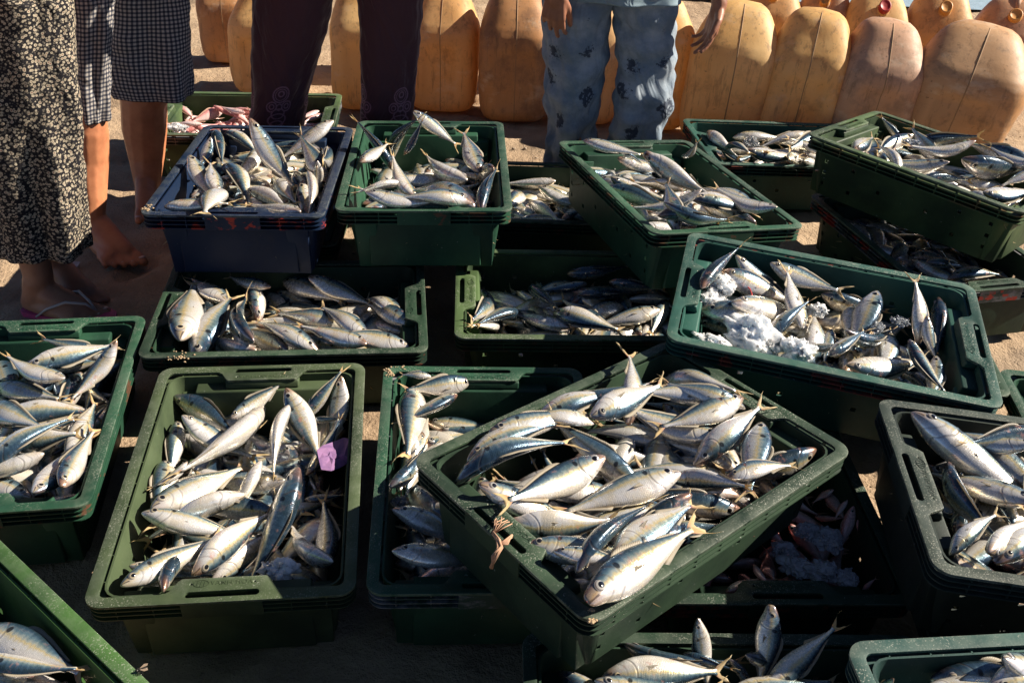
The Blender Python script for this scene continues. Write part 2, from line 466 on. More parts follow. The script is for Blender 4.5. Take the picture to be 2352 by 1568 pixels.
C('N', 'w', 1.007, 1.169, .366, -6.3, -1.2, 2.0, 'grey', 'the grey-green right crate', 'grey green crate at the right edge with one long golden fish along its rim')
C('O', 'w', .376, .783, .186, 2.4, 0, 0, 'dark', 'the bottom middle crate', 'dark green crate at the bottom edge with fish heads standing upright')
C('P', 'w', .838, .668, .365, 5.5, .9, -1.3, 'teal2', 'the bottom right crate', 'pale teal crate in the bottom right corner')
C('Q', 'w', -.823, .739, .365, -37.2, 0, 0, 'grass', 'the bottom left crate', 'grass green crate in the bottom left corner with a fly on its rim')
C('S', 'w', -1.014, 3.273, .186, 5.0, -.3, .1, 'olive2', 'the far pink fish crate', 'olive green crate of pink fish behind the maroon trousers')
C('T', 'd', 1.241, 2.511, .188, 15.0, -1, 1, 'dark', 'the crate under topmost', 'dark crate with red paint below the topmost tilted crate')
C('U', 'd', 1.346, 1.469, .185, -6.7, 0, 0, 'green', 'the cut-off right crate', 'green crate cut off by the right edge, behind the grey green one')
C('V', 'w', .100, 2.715, .184, 2.0, 0, 0, 'dark', 'the low crate before jeans', 'low dark crate squeezed between two raised crates, only a few fish showing')
C('R', 'w', -.56, .59, .184, 3.0, 0, 0, 'green', 'the sliver crate', 'green crate of which only a rim corner shows at the bottom edge')
# crates that carry the raised ones
C('a', 'w', .845, 1.965, .186, -6, 0, 0, 'dark', '', 'dark crate standing under the crate with ice lumps', letters=False)
C('c', 'w', 1.04, .90, .184, -4, 0, 0, 'grey', '', 'dark crate standing under the grey green crate at the right edge', letters=False)
C('d', 'd', -.74, 2.61, .184, 2, 0, 0, 'dark', '', 'dark crate carrying the far end of the navy blue crate', letters=False)
# ================================================================== FISH
def fish_material(name, stops, snout, blush, metal=.50, spot=True, tint=(1.0, .87, .60)):
    t = NT(name)
    at = t.n('Attribute', attribute_name='fuv'); sx = t.n('SeparateColor', {0: at.outputs['Color']})
    u, v, side = sx.outputs[0], sx.outputs[1], sx.outputs[2]
    r = objrand(t); co = objco(t)
    off = t.n('CombineXYZ', {0: t.math('MULTIPLY', r, 31.0), 1: t.math('MULTIPLY', r, 7.3), 2: t.math('MULTIPLY', r, 3.1)}).outputs[0]
    co2 = vec_add(t, co, off)
    big = t.noise(5.5, 4, .6, co2); mid = t.noise(22, 4, .6, co2)
    # back to belly colour, edge wavering, faint upright bars on the flank
    uvw = t.n('CombineXYZ', {0: t.math('MULTIPLY', u, 1.0), 1: t.math('MULTIPLY', v, .30), 2: side}).outputs[0]
    bars = t.n('TexWave', {'Scale': 7.5, 'Distortion': 2.2, 'Detail': 2.0, 'Detail Scale': 3.0, 'Vector': uvw}, bands_direction='X').outputs[1]
    vv = t.math('ADD', v, t.math('MULTIPLY', t.math('SUBTRACT', mid, .5), .20))
    vv = t.math('ADD', vv, t.math('MULTIPLY', t.math('SUBTRACT', bars, .5), .035))
    vv = t.math('ADD', vv, t.math('MULTIPLY', t.math('SUBTRACT', r, .5), .12))
    col = t.ramp(vv, stops)
    col = t.mix(t.math('MULTIPLY', t.step(big, .42, .66), .60), col, tint, 'MULTIPLY')
    # scales
    sv = t.n('CombineXYZ', {0: t.math('MULTIPLY', u, 78.0), 1: t.math('MULTIPLY', v, 30.0), 2: side}).outputs[0]
    vo = t.vor(1.0, sv, rand=.35)
    sc = t.step(vo.outputs[0], .25, .62)
    body = t.math('MULTIPLY', t.step(u, .24, .27), t.math('SUBTRACT', 1.0, t.step(u, .80, .86)))
    col = t.mix(t.math('MULTIPLY', t.math('MULTIPLY', sc, body), .16), col, (.20, .22, .24), 'MULTIPLY')
    # dark gape, gill edge, cheek, snout
    head = t.math('SUBTRACT', 1.0, t.step(u, .045, .13))
    col = t.mix(t.math('MULTIPLY', head, t.math('ADD', .25, t.math('MULTIPLY', t.step(r, .25, .85), .5))), col, snout)
    gu = t.math('ADD', u, t.math('MULTIPLY', t.math('POWER', t.math('ABSOLUTE', t.math('SUBTRACT', v, .5)), 2.0), .30))
    gill = t.math('MULTIPLY', t.step(gu, .236, .246), t.math('SUBTRACT', 1.0, t.step(gu, .250, .262)))
    col = t.mix(t.math('MULTIPLY', gill, .38), col, (.12, .08, .06))
    pre = t.math('MULTIPLY', t.step(gu, .168, .174), t.math('SUBTRACT', 1.0, t.step(gu, .180, .188)))
    col = t.mix(t.math('MULTIPLY', pre, .35), col, (.12, .10, .09))
    mouth = t.math('MULTIPLY', t.math('SUBTRACT', 1.0, t.step(u, .060, .072)), t.math('SUBTRACT', 1.0, t.step(t.math('ABSOLUTE', t.math('SUBTRACT', v, t.math('SUBTRACT', .50, t.math('MULTIPLY', u, 1.8)))), .03, .085)))
    col = t.mix(t.math('MULTIPLY', mouth, .8), col, (.05, .03, .025))
    if spot:
        du = t.math('MULTIPLY', t.math('SUBTRACT', u, .262), 1.0); dv = t.math('MULTIPLY', t.math('SUBTRACT', v, .70), .16)
        d = t.math('SQRT', t.math('ADD', t.math('MULTIPLY', du, du), t.math('MULTIPLY', dv, dv)))
        col = t.mix(t.math('MULTIPLY', t.math('SUBTRACT', 1.0, t.step(d, .013, .022)), .92), col, (.012, .012, .014))
    # bruised pink and yellow handling marks
    bl = t.math('MULTIPLY', t.step(t.noise(9, 5, .68, co2), .56, .72), t.math('MULTIPLY', r, .8))
    col = t.mix(bl, col, blush)
    t.set(Base_Color=col, Metallic=metal, Specular_IOR_Level=.6,
          Roughness=t.math('ADD', .05, t.math('MULTIPLY', t.noise(34, 5, .7, co2), .42)), Coat_Weight=.8, Coat_Roughness=.06)
    h = t.math('ADD', t.math('MULTIPLY', t.math('MULTIPLY', sc, body), -.5), t.math('ADD', t.math('MULTIPLY', mid, .9), t.math('MULTIPLY', gill, -2.0)))
    t.bump(h, .22, .0018)
    return t.m
SCAD = fish_material('scad_skin', [(.0, (.88, .84, .80)), (.28, (.85, .82, .79)), (.42, (.74, .73, .70)), (.54, (.66, .55, .31)),
                                   (.61, (.40, .44, .40)), (.72, (.14, .225, .27)), (.85, (.045, .092, .15)), (1.0, (.020, .040, .062))], (.34, .17, .10), (.70, .34, .25))
PINK = fish_material('pink_skin', [(.0, (.88, .74, .71)), (.4, (.85, .60, .57)), (.7, (.78, .42, .40)), (1.0, (.60, .24, .23))], (.55, .16, .13), (.62, .20, .17), metal=.2, spot=False, tint=(.95, .72, .66))
def fin_material(name, a, b, tipc):
    t = NT(name); at = t.n('Attribute', attribute_name='fuv'); sx = t.n('SeparateColor', {0: at.outputs['Color']})
    u, v = sx.outputs[0], sx.outputs[1]; r = objrand(t)
    rays = t.n('TexWave', {'Scale': 9.0, 'Distortion': .8, 'Vector': t.n('CombineXYZ', {0: v}).outputs[0]}, bands_direction='X').outputs[1]
    col = t.mix(t.step(u, .0, .55), a, b)
    col = t.mix(t.math('MULTIPLY', t.step(u, .75, 1.0), .6), col, tipc)
    col = t.mix(t.math('MULTIPLY', rays, .25), col, (.26, .18, .09))
    col = t.mix(t.math('MULTIPLY', r, .35), col, (.50, .42, .30))
    t.set(Base_Color=col, Roughness=.45, Specular_IOR_Level=.5)
    tr = t.n('BsdfTranslucent', {0: col}); mx = t.n('MixShader', {0: .38, 1: t.b.outputs[0], 2: tr.outputs[0]})
    t.t.links.new(mx.outputs[0], t.out.inputs[0]); t.bump(rays, .5, .001)
    return t.m
TAILM = fin_material('tail_fin', (.72, .36, .24), (.82, .62, .30), (.62, .53, .34))
FINM = fin_material('side_fin', (.55, .46, .32), (.50, .45, .36), (.40, .38, .33))
PTAIL = fin_material('pink_tail_fin', (.70, .26, .22), (.72, .40, .30), (.62, .36, .30))
def eye_material():
    t = NT('fish_eye'); at = t.n('Attribute', attribute_name='fuv'); u = t.n('SeparateColor', {0: at.outputs['Color']}).outputs[0]
    r = objrand(t)
    ring = t.mix(r, (.55, .44, .26), (.52, .50, .47))
    col = t.ramp(u, [(.0, (.006, .006, .008)), (.48, (.008, .008, .01)), (.54, (.4, .4, .4)), (.70, (.35, .35, .35)), (.80, (.12, .09, .08)), (1, (.30, .28, .27))])
    msk = t.math('MULTIPLY', t.step(u, .48, .55), t.math('SUBTRACT', 1.0, t.step(u, .68, .80)))
    col = t.mix(msk, col, ring)
    t.set(Base_Color=col, Roughness=.12, Metallic=t.math('MULTIPLY', msk, .4), Coat_Weight=1.0, Coat_Roughness=.04)
    return t.m
EYEM = eye_material()
PR = np.array([  # station, height above axis, height below, half width
    (.000, .006, .006, .005), (.010, .020, .019, .014), (.025, .032, .031, .023), (.05, .047, .046, .035), (.09, .067, .065, .048), (.13, .083, .083, .058),
    (.18, .097, .102, .066), (.225, .105, .114, .0700), (.245, .108, .118, .0725), (.258, .109, .119, .0690), (.30, .113, .124, .0705), (.36, .113, .126, .0700), (.44, .104, .116, .0640), (.52, .088, .098, .0545),
    (.60, .068, .075, .0420), (.67, .049, .053, .0300), (.73, .035, .037, .0210), (.78, .025, .027, .0155), (.82, .020, .021, .0125), (.855, .019, .020, .0100), (.875, .022, .023, .006)])
PR[:, 1:3] *= 1.04; PR[:, 3] *= 1.14
def prof(s): return [float(np.interp(s, PR[:, 0], PR[:, k])) for k in (1, 2, 3)]
def bendf(lat, ver, twist):
    def f(p):
        x, y, z = p; q = x * x - .07
        a = twist * x; y, z = y * math.cos(a) - z * math.sin(a), y * math.sin(a) + z * math.cos(a)
        s_ = lat * x * abs(x) * .6
        return (x, y + lat * q + s_, z + ver * q)
    return f
def fish_body(n_st, m_r, bf, gape=0.0):
    st = np.concatenate([np.linspace(0, .06, max(3, n_st // 8), endpoint=False), np.linspace(.06, .28, n_st // 3, endpoint=False), np.linspace(.28, .875, n_st - n_st // 8 - n_st // 3)])
    V = []; A = []; F = []
    for s in st:
        a, b, w_ = prof(s)
        for k in range(m_r):
            th = 2 * math.pi * k / m_r
            c, d = math.cos(th), math.sin(th)
            y = w_ * math.copysign(abs(c) ** .92, c); z = (a if d > 0 else b) * math.copysign(abs(d) ** .96, d)
            # head: flatter cheeks, a jaw line; slight keel on the tail stem
            x = .5 - s
            if s < .16 and abs(d) > .75: y *= .86
            if gape and s < .10: 
                q = (1 - s / .10); z += (gape * .030 * q if d > 0 else -gape * .050 * q); x += (-.012 * gape * q if d < 0 else 0)
                if s < .02: z *= 1.0
            V.append(bf((x, y, z))); A.append((s, .5 + .5 * d, .2 if c < 0 else .8, 1))
    for i in range(len(st) - 1):
        for k in range(m_r):
            k2 = (k + 1) % m_r; F.append((i * m_r + k, (i + 1) * m_r + k, (i + 1) * m_r + k2, i * m_r + k2))
    F.append(tuple(range(m_r))); e = (len(st) - 1) * m_r; F.append(tuple(reversed(range(e, e + m_r))))
    return V, F, A
def with_attr(name, V, F, A, mat):
    me = mesh_from(name, V, F, True, [mat]); at = me.color_attributes.new('fuv', 'FLOAT_COLOR', 'POINT')
    at.data.foreach_set('color', np.array(A, dtype=np.float32).ravel()); return me
def fan(name, rows, bf, mat, thick=.0022):
    """Fin membrane from rows of points (root to tip), with a little thickness."""
    n_, m_ = len(rows), len(rows[0]); V = []; A = []; F = []
    for sgn in (1, -1):
        for i, row in enumerate(rows):
            for j, (x, y, z) in enumerate(row):
                q = thick * (1 - .8 * i / (n_ - 1))
                V.append(bf((x, y + sgn * q, z))); A.append((i / (n_ - 1), j / (m_ - 1), .5, 1))
    N_ = n_ * m_
    for i in range(n_ - 1):
        for j in range(m_ - 1):
            a = i * m_ + j; F.append((a, a + 1, a + m_ + 1, a + m_)); F.append((N_ + a, N_ + a + m_, N_ + a + m_ + 1, N_ + a + 1))
    edge = [j for j in range(m_)] + [i * m_ + m_ - 1 for i in range(1, n_)] + [(n_ - 1) * m_ + j for j in range(m_ - 2, -1, -1)] + [i * m_ for i in range(n_ - 2, 0, -1)]
    for a, b in zip(edge, edge[1:] + edge[:1]): F.append((a, N_ + a, N_ + b, b))
    return with_attr(name, V, F, A, mat)
def tail_rows(spread, ragged, rs):
    rows = []
    n_, m_ = 6, 11
    for i in range(n_):
        q = i / (n_ - 1); row = []
        for j in range(m_):
            g = 2 * j / (m_ - 1) - 1                       # -1 lower lobe .. 1 upper lobe
            ln = (.045 + .125 * abs(g) ** 1.35) * (1 + (rs.uniform(-ragged, ragged) if i == n_ - 1 else 0))
            x = -.352 - ln * q - (.004 * (1 - abs(g)))
            z = .020 * g * (1 - q) + 1.35 * spread * g * (q ** .85)
            y = .010 * math.sin(g * 5 + q * 2) * q
            row.append((x, y, z))
        rows.append(row)
    return rows
def dorsal_rows():
    rows = []
    st = np.linspace(.30, .74, 13)
    for i in range(3):
        q = i / 2; row = []
        for k, s in enumerate(st):
            a = prof(s)[0]; h = (.040 * (1 - (k - 2) ** 2 / 14) if k < 5 else .030 * (1 - (k - 5) / 10)) ; h = max(h, .006)
            row.append((.5 - s - .035 * q, .004 * q, a - .006 + (h * q) * .8))
        rows.append(row)
    return rows
def anal_rows():
    rows = []; st = np.linspace(.56, .77, 7)
    for i in range(3):
        q = i / 2; rows.append([(.5 - s - .03 * q, -.003 * q, -prof(s)[1] + .005 - (.026 * (1 - k / 8)) * q) for k, s in enumerate(st)])
    return rows
def pect_rows(sd, lift):
    rows = []
    for i in range(5):
        q = i / 4; row = []
        for j in range(5):
            g = j / 4 - .5
            x = .5 - .268 - .145 * q * (1 - .25 * abs(g)) ; wd = .020 + .030 * math.sin(math.pi * min(q * .8 + .1, 1))
            y = sd * (.062 - .012 * q + lift * q * .05); row.append((x, y, -.018 - .030 * q + g * wd * (1.15 - q * .9)))
        rows.append(row)
    return rows
def eye_mesh(sd, bf):
    V = []; A = []; F = []; R_ = .040; n_, m_ = 6, 16
    cx, cz = .5 - .108, .012; wy = prof(.108)[2]
    for i in range(n_ + 1):
        q = i / n_
        for k in range(m_):
            a = 2 * math.pi * k / m_; rr = R_ * q
            V.append(bf((cx + rr * math.cos(a), sd * (wy * (.95 - .12 * q * q) + .0130 * math.sqrt(max(0, 1 - q * q * .98)) * (1 - .3 * q) - .002), cz + rr * math.sin(a) * .96))); A.append((q, 0, 0, 1))
    for i in range(n_):
        for k in range(m_):
            k2 = (k + 1) % m_; f = (i * m_ + k, i * m_ + k2, (i + 1) * m_ + k2, (i + 1) * m_ + k); F.append(f if sd < 0 else f[::-1])
    # socket rim so the eye is closed against the cheek
    return with_attr('eye', V, F, A, EYEM)
VARIANTS = []
rs = random.Random(3)
for lat, ver, tw, sprd, gape in ((0, 0, 0, .085, 0), (.32, 0, .2, .075, 0), (-.32, .05, -.2, .07, 0), (.14, .22, .1, .09, 0), (-.15, -.22, .0, .05, 0), (.5, .05, .4, .08, 0),
                                (-.5, 0, -.35, .06, 0), (.1, -.1, .0, .08, .5), (-.2, .12, .2, .03, 0), (.22, -.12, -.3, .095, .3)):
    bf = bendf(lat, ver, tw)
    d = {}
    for nm, mats in (('s', (SCAD, TAILM, FINM)), ('p', (PINK, PTAIL, PTAIL))):
        V, F_, A = fish_body(34, 20, bf, gape); d[nm] = dict(
            body=with_attr('fish_body', V, F_, A, mats[0]), tail=fan('tail_fin', tail_rows(sprd, .16, rs), bf, mats[1]),
            dorsal=fan('dorsal_fin', dorsal_rows(), bf, mats[2]), anal=fan('anal_fin', anal_rows(), bf, mats[2]),
            pl=fan('pectoral_fin', pect_rows(1, rs.uniform(0, 1)), bf, mats[2]), pr=fan('pectoral_fin', pect_rows(-1, rs.uniform(0, 1)), bf, mats[2]))
    d['el'] = eye_mesh(1, bf); d['er'] = eye_mesh(-1, bf)
    if gape:
        # throat: a dark hollow between the open jaws
        V = []; F_ = []
        for i, (x, r_) in enumerate(((.499, .010), (.485, .013), (.46, .008))):
            for k in range(10): V.append(bf((x, r_ * .75 * math.cos(k * .6283), -.008 * gape + r_ * 1.5 * gape * math.sin(k * .6283))))
        for i in range(2):
            for k in range(10): F_.append((i * 10 + k, i * 10 + (k + 1) % 10, i * 10 + 10 + (k + 1) % 10, i * 10 + 10 + k))
        F_.append(tuple(range(10)))
        tm = NT('fish_mouth'); tm.set(Base_Color=(.30, .07, .05), Roughness=.35)
        d['mouth'] = mesh_from('mouth', V, F_, True, [tm.m])
    VARIANTS.append(d)
N_FISH = 0
def make_fish(mw, var, kind, label, group, slim=1.0):
    global N_FISH
    N_FISH += 1
    v = VARIANTS[var]; k = v[kind]
    b = obj('scad_fish' if kind == 's' else 'pink_fish', k['body'], None, None, mw)
    tag(b, label, 'fish', group)
    obj('tail_fin', k['tail'], b); obj('dorsal_fin', k['dorsal'], b); obj('anal_fin', k['anal'], b)
    obj('pectoral_fin', k['pl'], b); obj('pectoral_fin', k['pr'], b)
    obj('eye', v['el'], b); obj('eye', v['er'], b)
    if 'mouth' in v: obj('mouth', v['mouth'], b)
    return b

# ---- survey of the visible fish: sheet, head x, y, tail x, y, roll (0 back up, 90 on its side with the back to the left of
#      its heading, 180 belly up), options: h / t = height of head / tail over the rim (m), v = shape
S_ = {}
S_['D'] = (-0.065, 's', '''
00 1560 850 1700 1060 90|00 1490 890 1530 1130 10|00 1440 900 1380 1140 -90|00 2300 830 2060 960 90 h.05|00 2210 1000 1640 1055 -60|00 2170 1180 2045 890 60 t.07 h-.02
00 2260 930 2230 1180 0|00 1810 1040 1630 1250 100|00 1740 885 2060 1340 -70 h.055|00 1570 1050 1720 1330 70|00 1300 1100 1450 1240 -90|00 1490 1310 1445 1100 120
00 1720 1215 1880 1400 150|00 2060 1100 2110 1370 80|00 2200 1100 2200 1380 -90|00 2170 1180 2150 1450 180 h.02|00 2090 1320 2080 1470 150|00 1770 1400 1620 1370 0
00 1540 1290 1620 1420 90|00 1890 1240 2000 1350 120|00 1115 1430 1460 1310 -90 v0|00 1520 1300 1385 1490 90 t.03 h.0|00 2090 1460 1780 1360 90 v4''')
S_['E'] = (-0.095, 's', '''
10 1080 1160 940 1260 0|10 340 1150 70 790 -40 t.09 h-.04|10 290 1050 565 790 90 t.07|10 505 1060 570 800 80 t.07 h-.04|10 615 790 830 1020 -60 h.06 t-.03|10 700 980 740 1150 30|10 950 1190 830 880 90 t.03 h-.03
10 330 1110 930 1210 -80|10 90 1120 310 1250 -80|10 370 1190 830 1200 -80|10 830 1200 560 1210 130|10 420 1260 720 1250 -60|10 440 1340 335 1030 120 t.06 h-.02|10 830 1380 670 1240 100
10 420 1240 60 1310 130|10 480 1370 20 1290 110 v3|10 880 1380 440 1320 60|10 930 1380 1090 1130 20 t.03|10 150 1420 520 1460 -80|10 900 1440 500 1430 70''')
S_['V'] = (-0.05, 's', '''10 1480 1265 1180 1275 100|10 1270 1300 1180 1390 70|10 1360 1310 1520 1390 -80''')
S_['F'] = (-0.06, 's', '''
20 40 1140 110 960 90 t.09 h.0|10 2050 1010 2090 1140 90 v7 h.04 t-.02|10 1570 1020 1870 1140 -80 v0|10 1740 1150 2000 1195 -20|10 1900 1090 2160 1165 -80|10 1765 1210 2080 1320 -80|10 1850 1290 2150 1375 100
20 70 1290 -150 1260 150|20 120 1440 -120 1380 90|20 480 1540 100 1390 10 v1|20 510 1400 70 1290 80|10 2310 1560 2230 1225 60 t.06 h-.01|20 40 1510 340 1560 100|20 730 1545 430 1450 80|10 2075 1060 2600 1370 150 v7 h.04
10 2200 1440 2330 1600 -70|10 2000 1450 2300 1500 40|10 2050 1400 2240 1560 110|20 -100 1480 160 1600 30''')
S_['G'] = (-0.06, 's', '''
20 860 945 640 970 20|20 350 940 560 990 -80|20 850 990 550 1030 100|20 230 1010 340 1100 60|20 140 885 380 1100 150 v5 h.03|20 860 1100 620 1050 90|20 800 980 690 930 60 t.04|20 520 1070 605 1045 90 t.045|20 420 1090 480 1065 80 t.04|20 780 1080 720 1090 70 t.045|20 900 1100 830 1115 90 t.04|20 440 1060 700 1110 120|20 980 1010 700 1040 40''')
S_['H'] = (-0.065, 's', '''
20 1430 910 1350 790 0 t.01|20 1520 930 1330 1080 30 v6|20 1470 950 1390 1075 60|20 1180 1020 1320 960 120|20 1560 980 2100 930 30 t.06|20 1800 1010 1530 1030 40|20 1840 1050 1590 1060 60|20 1990 1060 1490 1040 100
20 2400 1110 2150 1045 10|20 1630 1130 2000 1300 20|20 1890 1170 2150 1310 -60|20 1960 1140 2400 1170 10|20 2380 1330 2160 1210 80|20 2140 1220 2290 1430 30|20 1970 1270 2120 1360 150|20 2080 1340 2220 1430 120|20 1490 1140 1370 1080 150|20 2290 1350 2420 1470 70|20 2500 1250 2300 1180 90''')
S_['I'] = (-0.08, 's', '''
01 180 960 560 960 0|01 560 1000 480 1150 20|01 560 930 235 745 30 t.03|01 200 1010 590 890 110|01 825 820 610 1180 70 h.02|01 -40 1080 470 1190 -80|01 450 1150 0 860 100|01 -30 1370 720 1165 110 v3|01 370 1590 590 1240 60|01 480 1600 640 1235 120|01 -20 1540 300 1330 120|01 60 1580 350 1400 130
02 220 300 -60 190 80|02 320 20 -20 130 130|02 230 310 440 70 100|02 400 250 580 20 -60|01 -150 1200 100 1300 -70|02 -150 50 80 -60 80''')
S_['J'] = (-0.065, 's', '''
01 1440 660 1400 420 20|01 1560 510 1290 330 100|01 1800 600 1730 320 -80|01 1930 340 2400 530 -60|01 2130 350 2470 520 -80|01 1850 420 1700 330 60|01 2400 660 1850 580 60|01 2350 840 2070 740 10|01 2010 860 1700 720 20|01 2180 845 1740 640 80 h.0|01 2540 820 2200 700 90|11 190 700 -150 600 80
11 470 770 150 720 80|01 1760 870 1560 820 150|01 1600 850 1700 400 0|01 1280 870 1620 440 100|01 1210 875 1350 330 -80 v0|11 480 640 220 580 60|11 420 560 150 500 100''')
S_['A'] = (-0.09, 's', '''
01 1240 1140 1570 1420 -30|01 1570 1170 1820 1270 -50|11 -120 1250 30 940 10 t.05 h-.04|11 20 1060 -40 1420 90|01 2140 1250 2352 1480 20|01 1190 1310 1180 1560 60|01 1250 1340 1560 1540 -80|02 2160 130 2360 60 80|02 2100 260 2352 110 90
02 1980 200 1590 180 60|02 1800 30 1700 330 120|02 1110 0 1070 260 60|02 1280 0 1120 230 110|01 1990 1140 2180 1560 100 h.0|02 1900 260 1370 490 20|02 1040 370 1740 50 -75 v0|01 1870 1270 1140 1740 150 v8|01 1940 1210 1890 1720 170 v1 h.0
02 1670 225 930 620 160 v3|02 2290 800 2240 330 60|02 2230 830 2000 470 150|02 880 780 1090 640 80|02 1000 960 1330 790 20|02 1450 850 1700 740 160|02 1010 530 1450 560 -85|02 830 900 1500 540 -60 v0|02 1330 810 1720 490 150|02 2085 95 1600 820 -60 v7 h.025''')
S_['L'] = (-0.085, 's', '''
11 560 1420 520 1600 60|11 490 1400 390 1660 120|11 410 1100 340 1640 60|12 330 240 520 200 0|12 450 300 720 520 100|12 340 330 760 640 -70|12 470 850 760 860 100|12 260 660 800 765 -80 v0|11 700 1480 520 1590 130|11 620 1000 420 1000 60|11 800 1150 520 1250 -70|11 900 1060 560 1080 30''')
S_['B'] = (-0.06, 's', '''
11 2180 990 2480 1000 -80|11 1990 1100 1985 830 120 t.035 h-.005|22 960 10 480 130 10|21 330 1110 -380 1120 80|21 420 1290 120 1360 60|21 530 1390 480 1700 -80|21 240 1420 -350 1430 70|22 420 390 -150 290 20|22 300 130 720 270 -80|21 440 1170 -100 1340 80 v3|21 150 1600 590 1190 110 t.02
11 1550 1200 1850 1130 60|11 1300 1300 1600 1220 100|11 1000 1400 1400 1330 -70|11 1750 1300 1400 1240 90|11 1700 1420 2050 1340 120|11 850 1560 1200 1440 80|11 2100 1560 1560 1340 30|11 700 1640 1640 1470 60|12 1960 70 1300 90 85
12 790 270 1200 230 -80|12 1780 60 1030 360 60|12 2330 370 1450 520 85 v9|12 2340 400 2130 540 10|22 -60 30 600 310 150 v8|12 2340 120 1430 430 80 v0|12 1140 410 1500 500 150 v7|12 1870 700 2110 540 100|12 1280 560 1640 590 -80 v9|12 1560 730 2080 370 20 v1|22 -60 700 300 480 60|12 1310 750 1790 790 -85 v0|12 1660 1010 2502 440 -80 v7 h.03''')
S_['C'] = (-0.095, 's', '''
21 960 470 1150 520 0|21 150 330 420 110 30 t.03|21 350 250 820 560 -60|21 600 240 1010 560 -60 v1|21 270 300 800 540 -50|21 100 590 330 720 10|21 150 520 560 690 -70|21 340 520 960 640 -80 v0|21 1200 430 1150 790 -80|21 1310 520 1190 780 -70|21 1090 510 990 850 -80|21 1780 500 1740 880 0|21 1590 720 1600 310 100 t.06 h-.05
21 1660 610 1650 960 -80|21 1500 540 1410 900 -90|21 1120 880 1340 740 60|21 1570 960 1640 1130 40|21 910 930 900 660 120|21 790 790 715 670 130|21 1130 980 1450 940 110|21 1540 1040 1380 1000 140|21 940 990 1110 790 120 t.03|21 1770 890 1720 1150 -80|21 600 660 760 760 60|21 1540 800 1640 940 60|21 1010 880 1080 1000 60''')
S_['N'] = (-0.08, 's', '''
22 1880 560 1980 330 10|21 2020 1430 2180 1640 -70|21 2420 1560 2030 1430 90|22 2130 0 2330 620 60|22 2420 380 2110 215 90|22 1700 120 2130 440 0|22 2100 760 2300 640 150|22 2250 820 2420 650 100|21 1420 1220 2830 1948 -95 h.01 v0|22 1800 760 2195 370 100 v3 t.02|22 2500 100 2340 400 60|21 2500 1400 2250 1450 20''')
S_['M'] = (-0.075, 'p', '''
22 1010 250 1090 330 90|22 970 290 1080 500 80|22 1200 350 1120 530 70|22 1240 440 1180 620 30|22 400 830 500 880 60|22 340 950 440 910 90|22 1230 950 1340 850 80|22 550 780 640 860 100|22 480 760 560 870 70|22 1150 310 1080 420 90|22 700 800 820 860 40|22 1040 230 960 330 60''')
S_['O'] = (-0.08, 's', '''
12 1950 1390 2400 1370 20|22 0 1350 90 1580 20|22 420 1320 520 1500 20|22 360 1380 380 1620 10|12 1540 1410 1690 1510 60|12 1800 1520 2352 1500 120|22 860 1560 960 1680 30|22 700 1580 1110 1130 110 t.10 h-.02|22 175 1270 190 1700 100 h.045 t-.05|22 620 1165 520 1680 -80 h.06 t-.05 v7|12 1740 1600 2150 1620 -80|22 300 1640 700 1690 70''')
S_['P'] = (-0.095, 's', '''22 1440 1500 1380 1620 60|22 1735 1470 2140 1530 -60|22 2120 1500 2520 1420 -80|22 1600 1640 2000 1600 70|22 2100 1620 2400 1560 100''')
S_['Q'] = (-0.075, 's', '''02 -60 1500 560 1545 110|02 -120 1180 620 1510 -75 v0|02 -200 1400 100 1450 60''')
S_['S'] = (-0.055, 'p', '''
00 1600 760 1880 790 60|00 1240 730 1340 820 80|00 1570 740 1270 860 20|00 1480 800 1640 760 70|00 1600 770 1690 850 90|00 1260 860 1170 780 100|00 1330 885 1530 850 80|00 2200 770 2060 810 80|00 2220 790 2090 840 60|00 1400 890 1180 900 110|00 1700 830 1520 810 90|00 1250 900 1120 860 60|00 1900 850 1700 800 70|00 2080 850 1880 820 100|00 1450 900 1640 880 60''')
S_['T'] = (-0.07, 's', '''21 1575 220 1900 380 -60|21 1480 220 1530 110 60 t.05|21 1700 210 1900 330 80|21 1850 310 2040 350 100|21 1650 160 1850 240 30''')
S_['U'] = (-0.065, 's', '''21 2180 1270 2440 1300 60|21 2300 1330 2520 1280 90|21 2250 1240 2480 1230 10''')
S_['K'] = (-0.07, 's', '''
11 1560 330 1760 250 30|11 1700 300 1500 480 -70|11 1640 460 1900 480 60|11 1850 300 2000 430 20|11 1960 420 1720 520 80|11 2250 420 2180 640 60|11 2200 560 2000 640 90|11 1100 670 820 610 80|11 1590 690 1300 640 100|11 1850 690 1600 600 60|11 1250 560 1000 620 -70|11 1450 540 1700 620 100|11 1050 500 900 640 20|11 1300 450 1500 560 60''')
LO, HI = .21, .315
CAPS = dict(D=.045, F=.035, G=.02, H=.02, E=.02, B=.018, S=.02, V=.03)
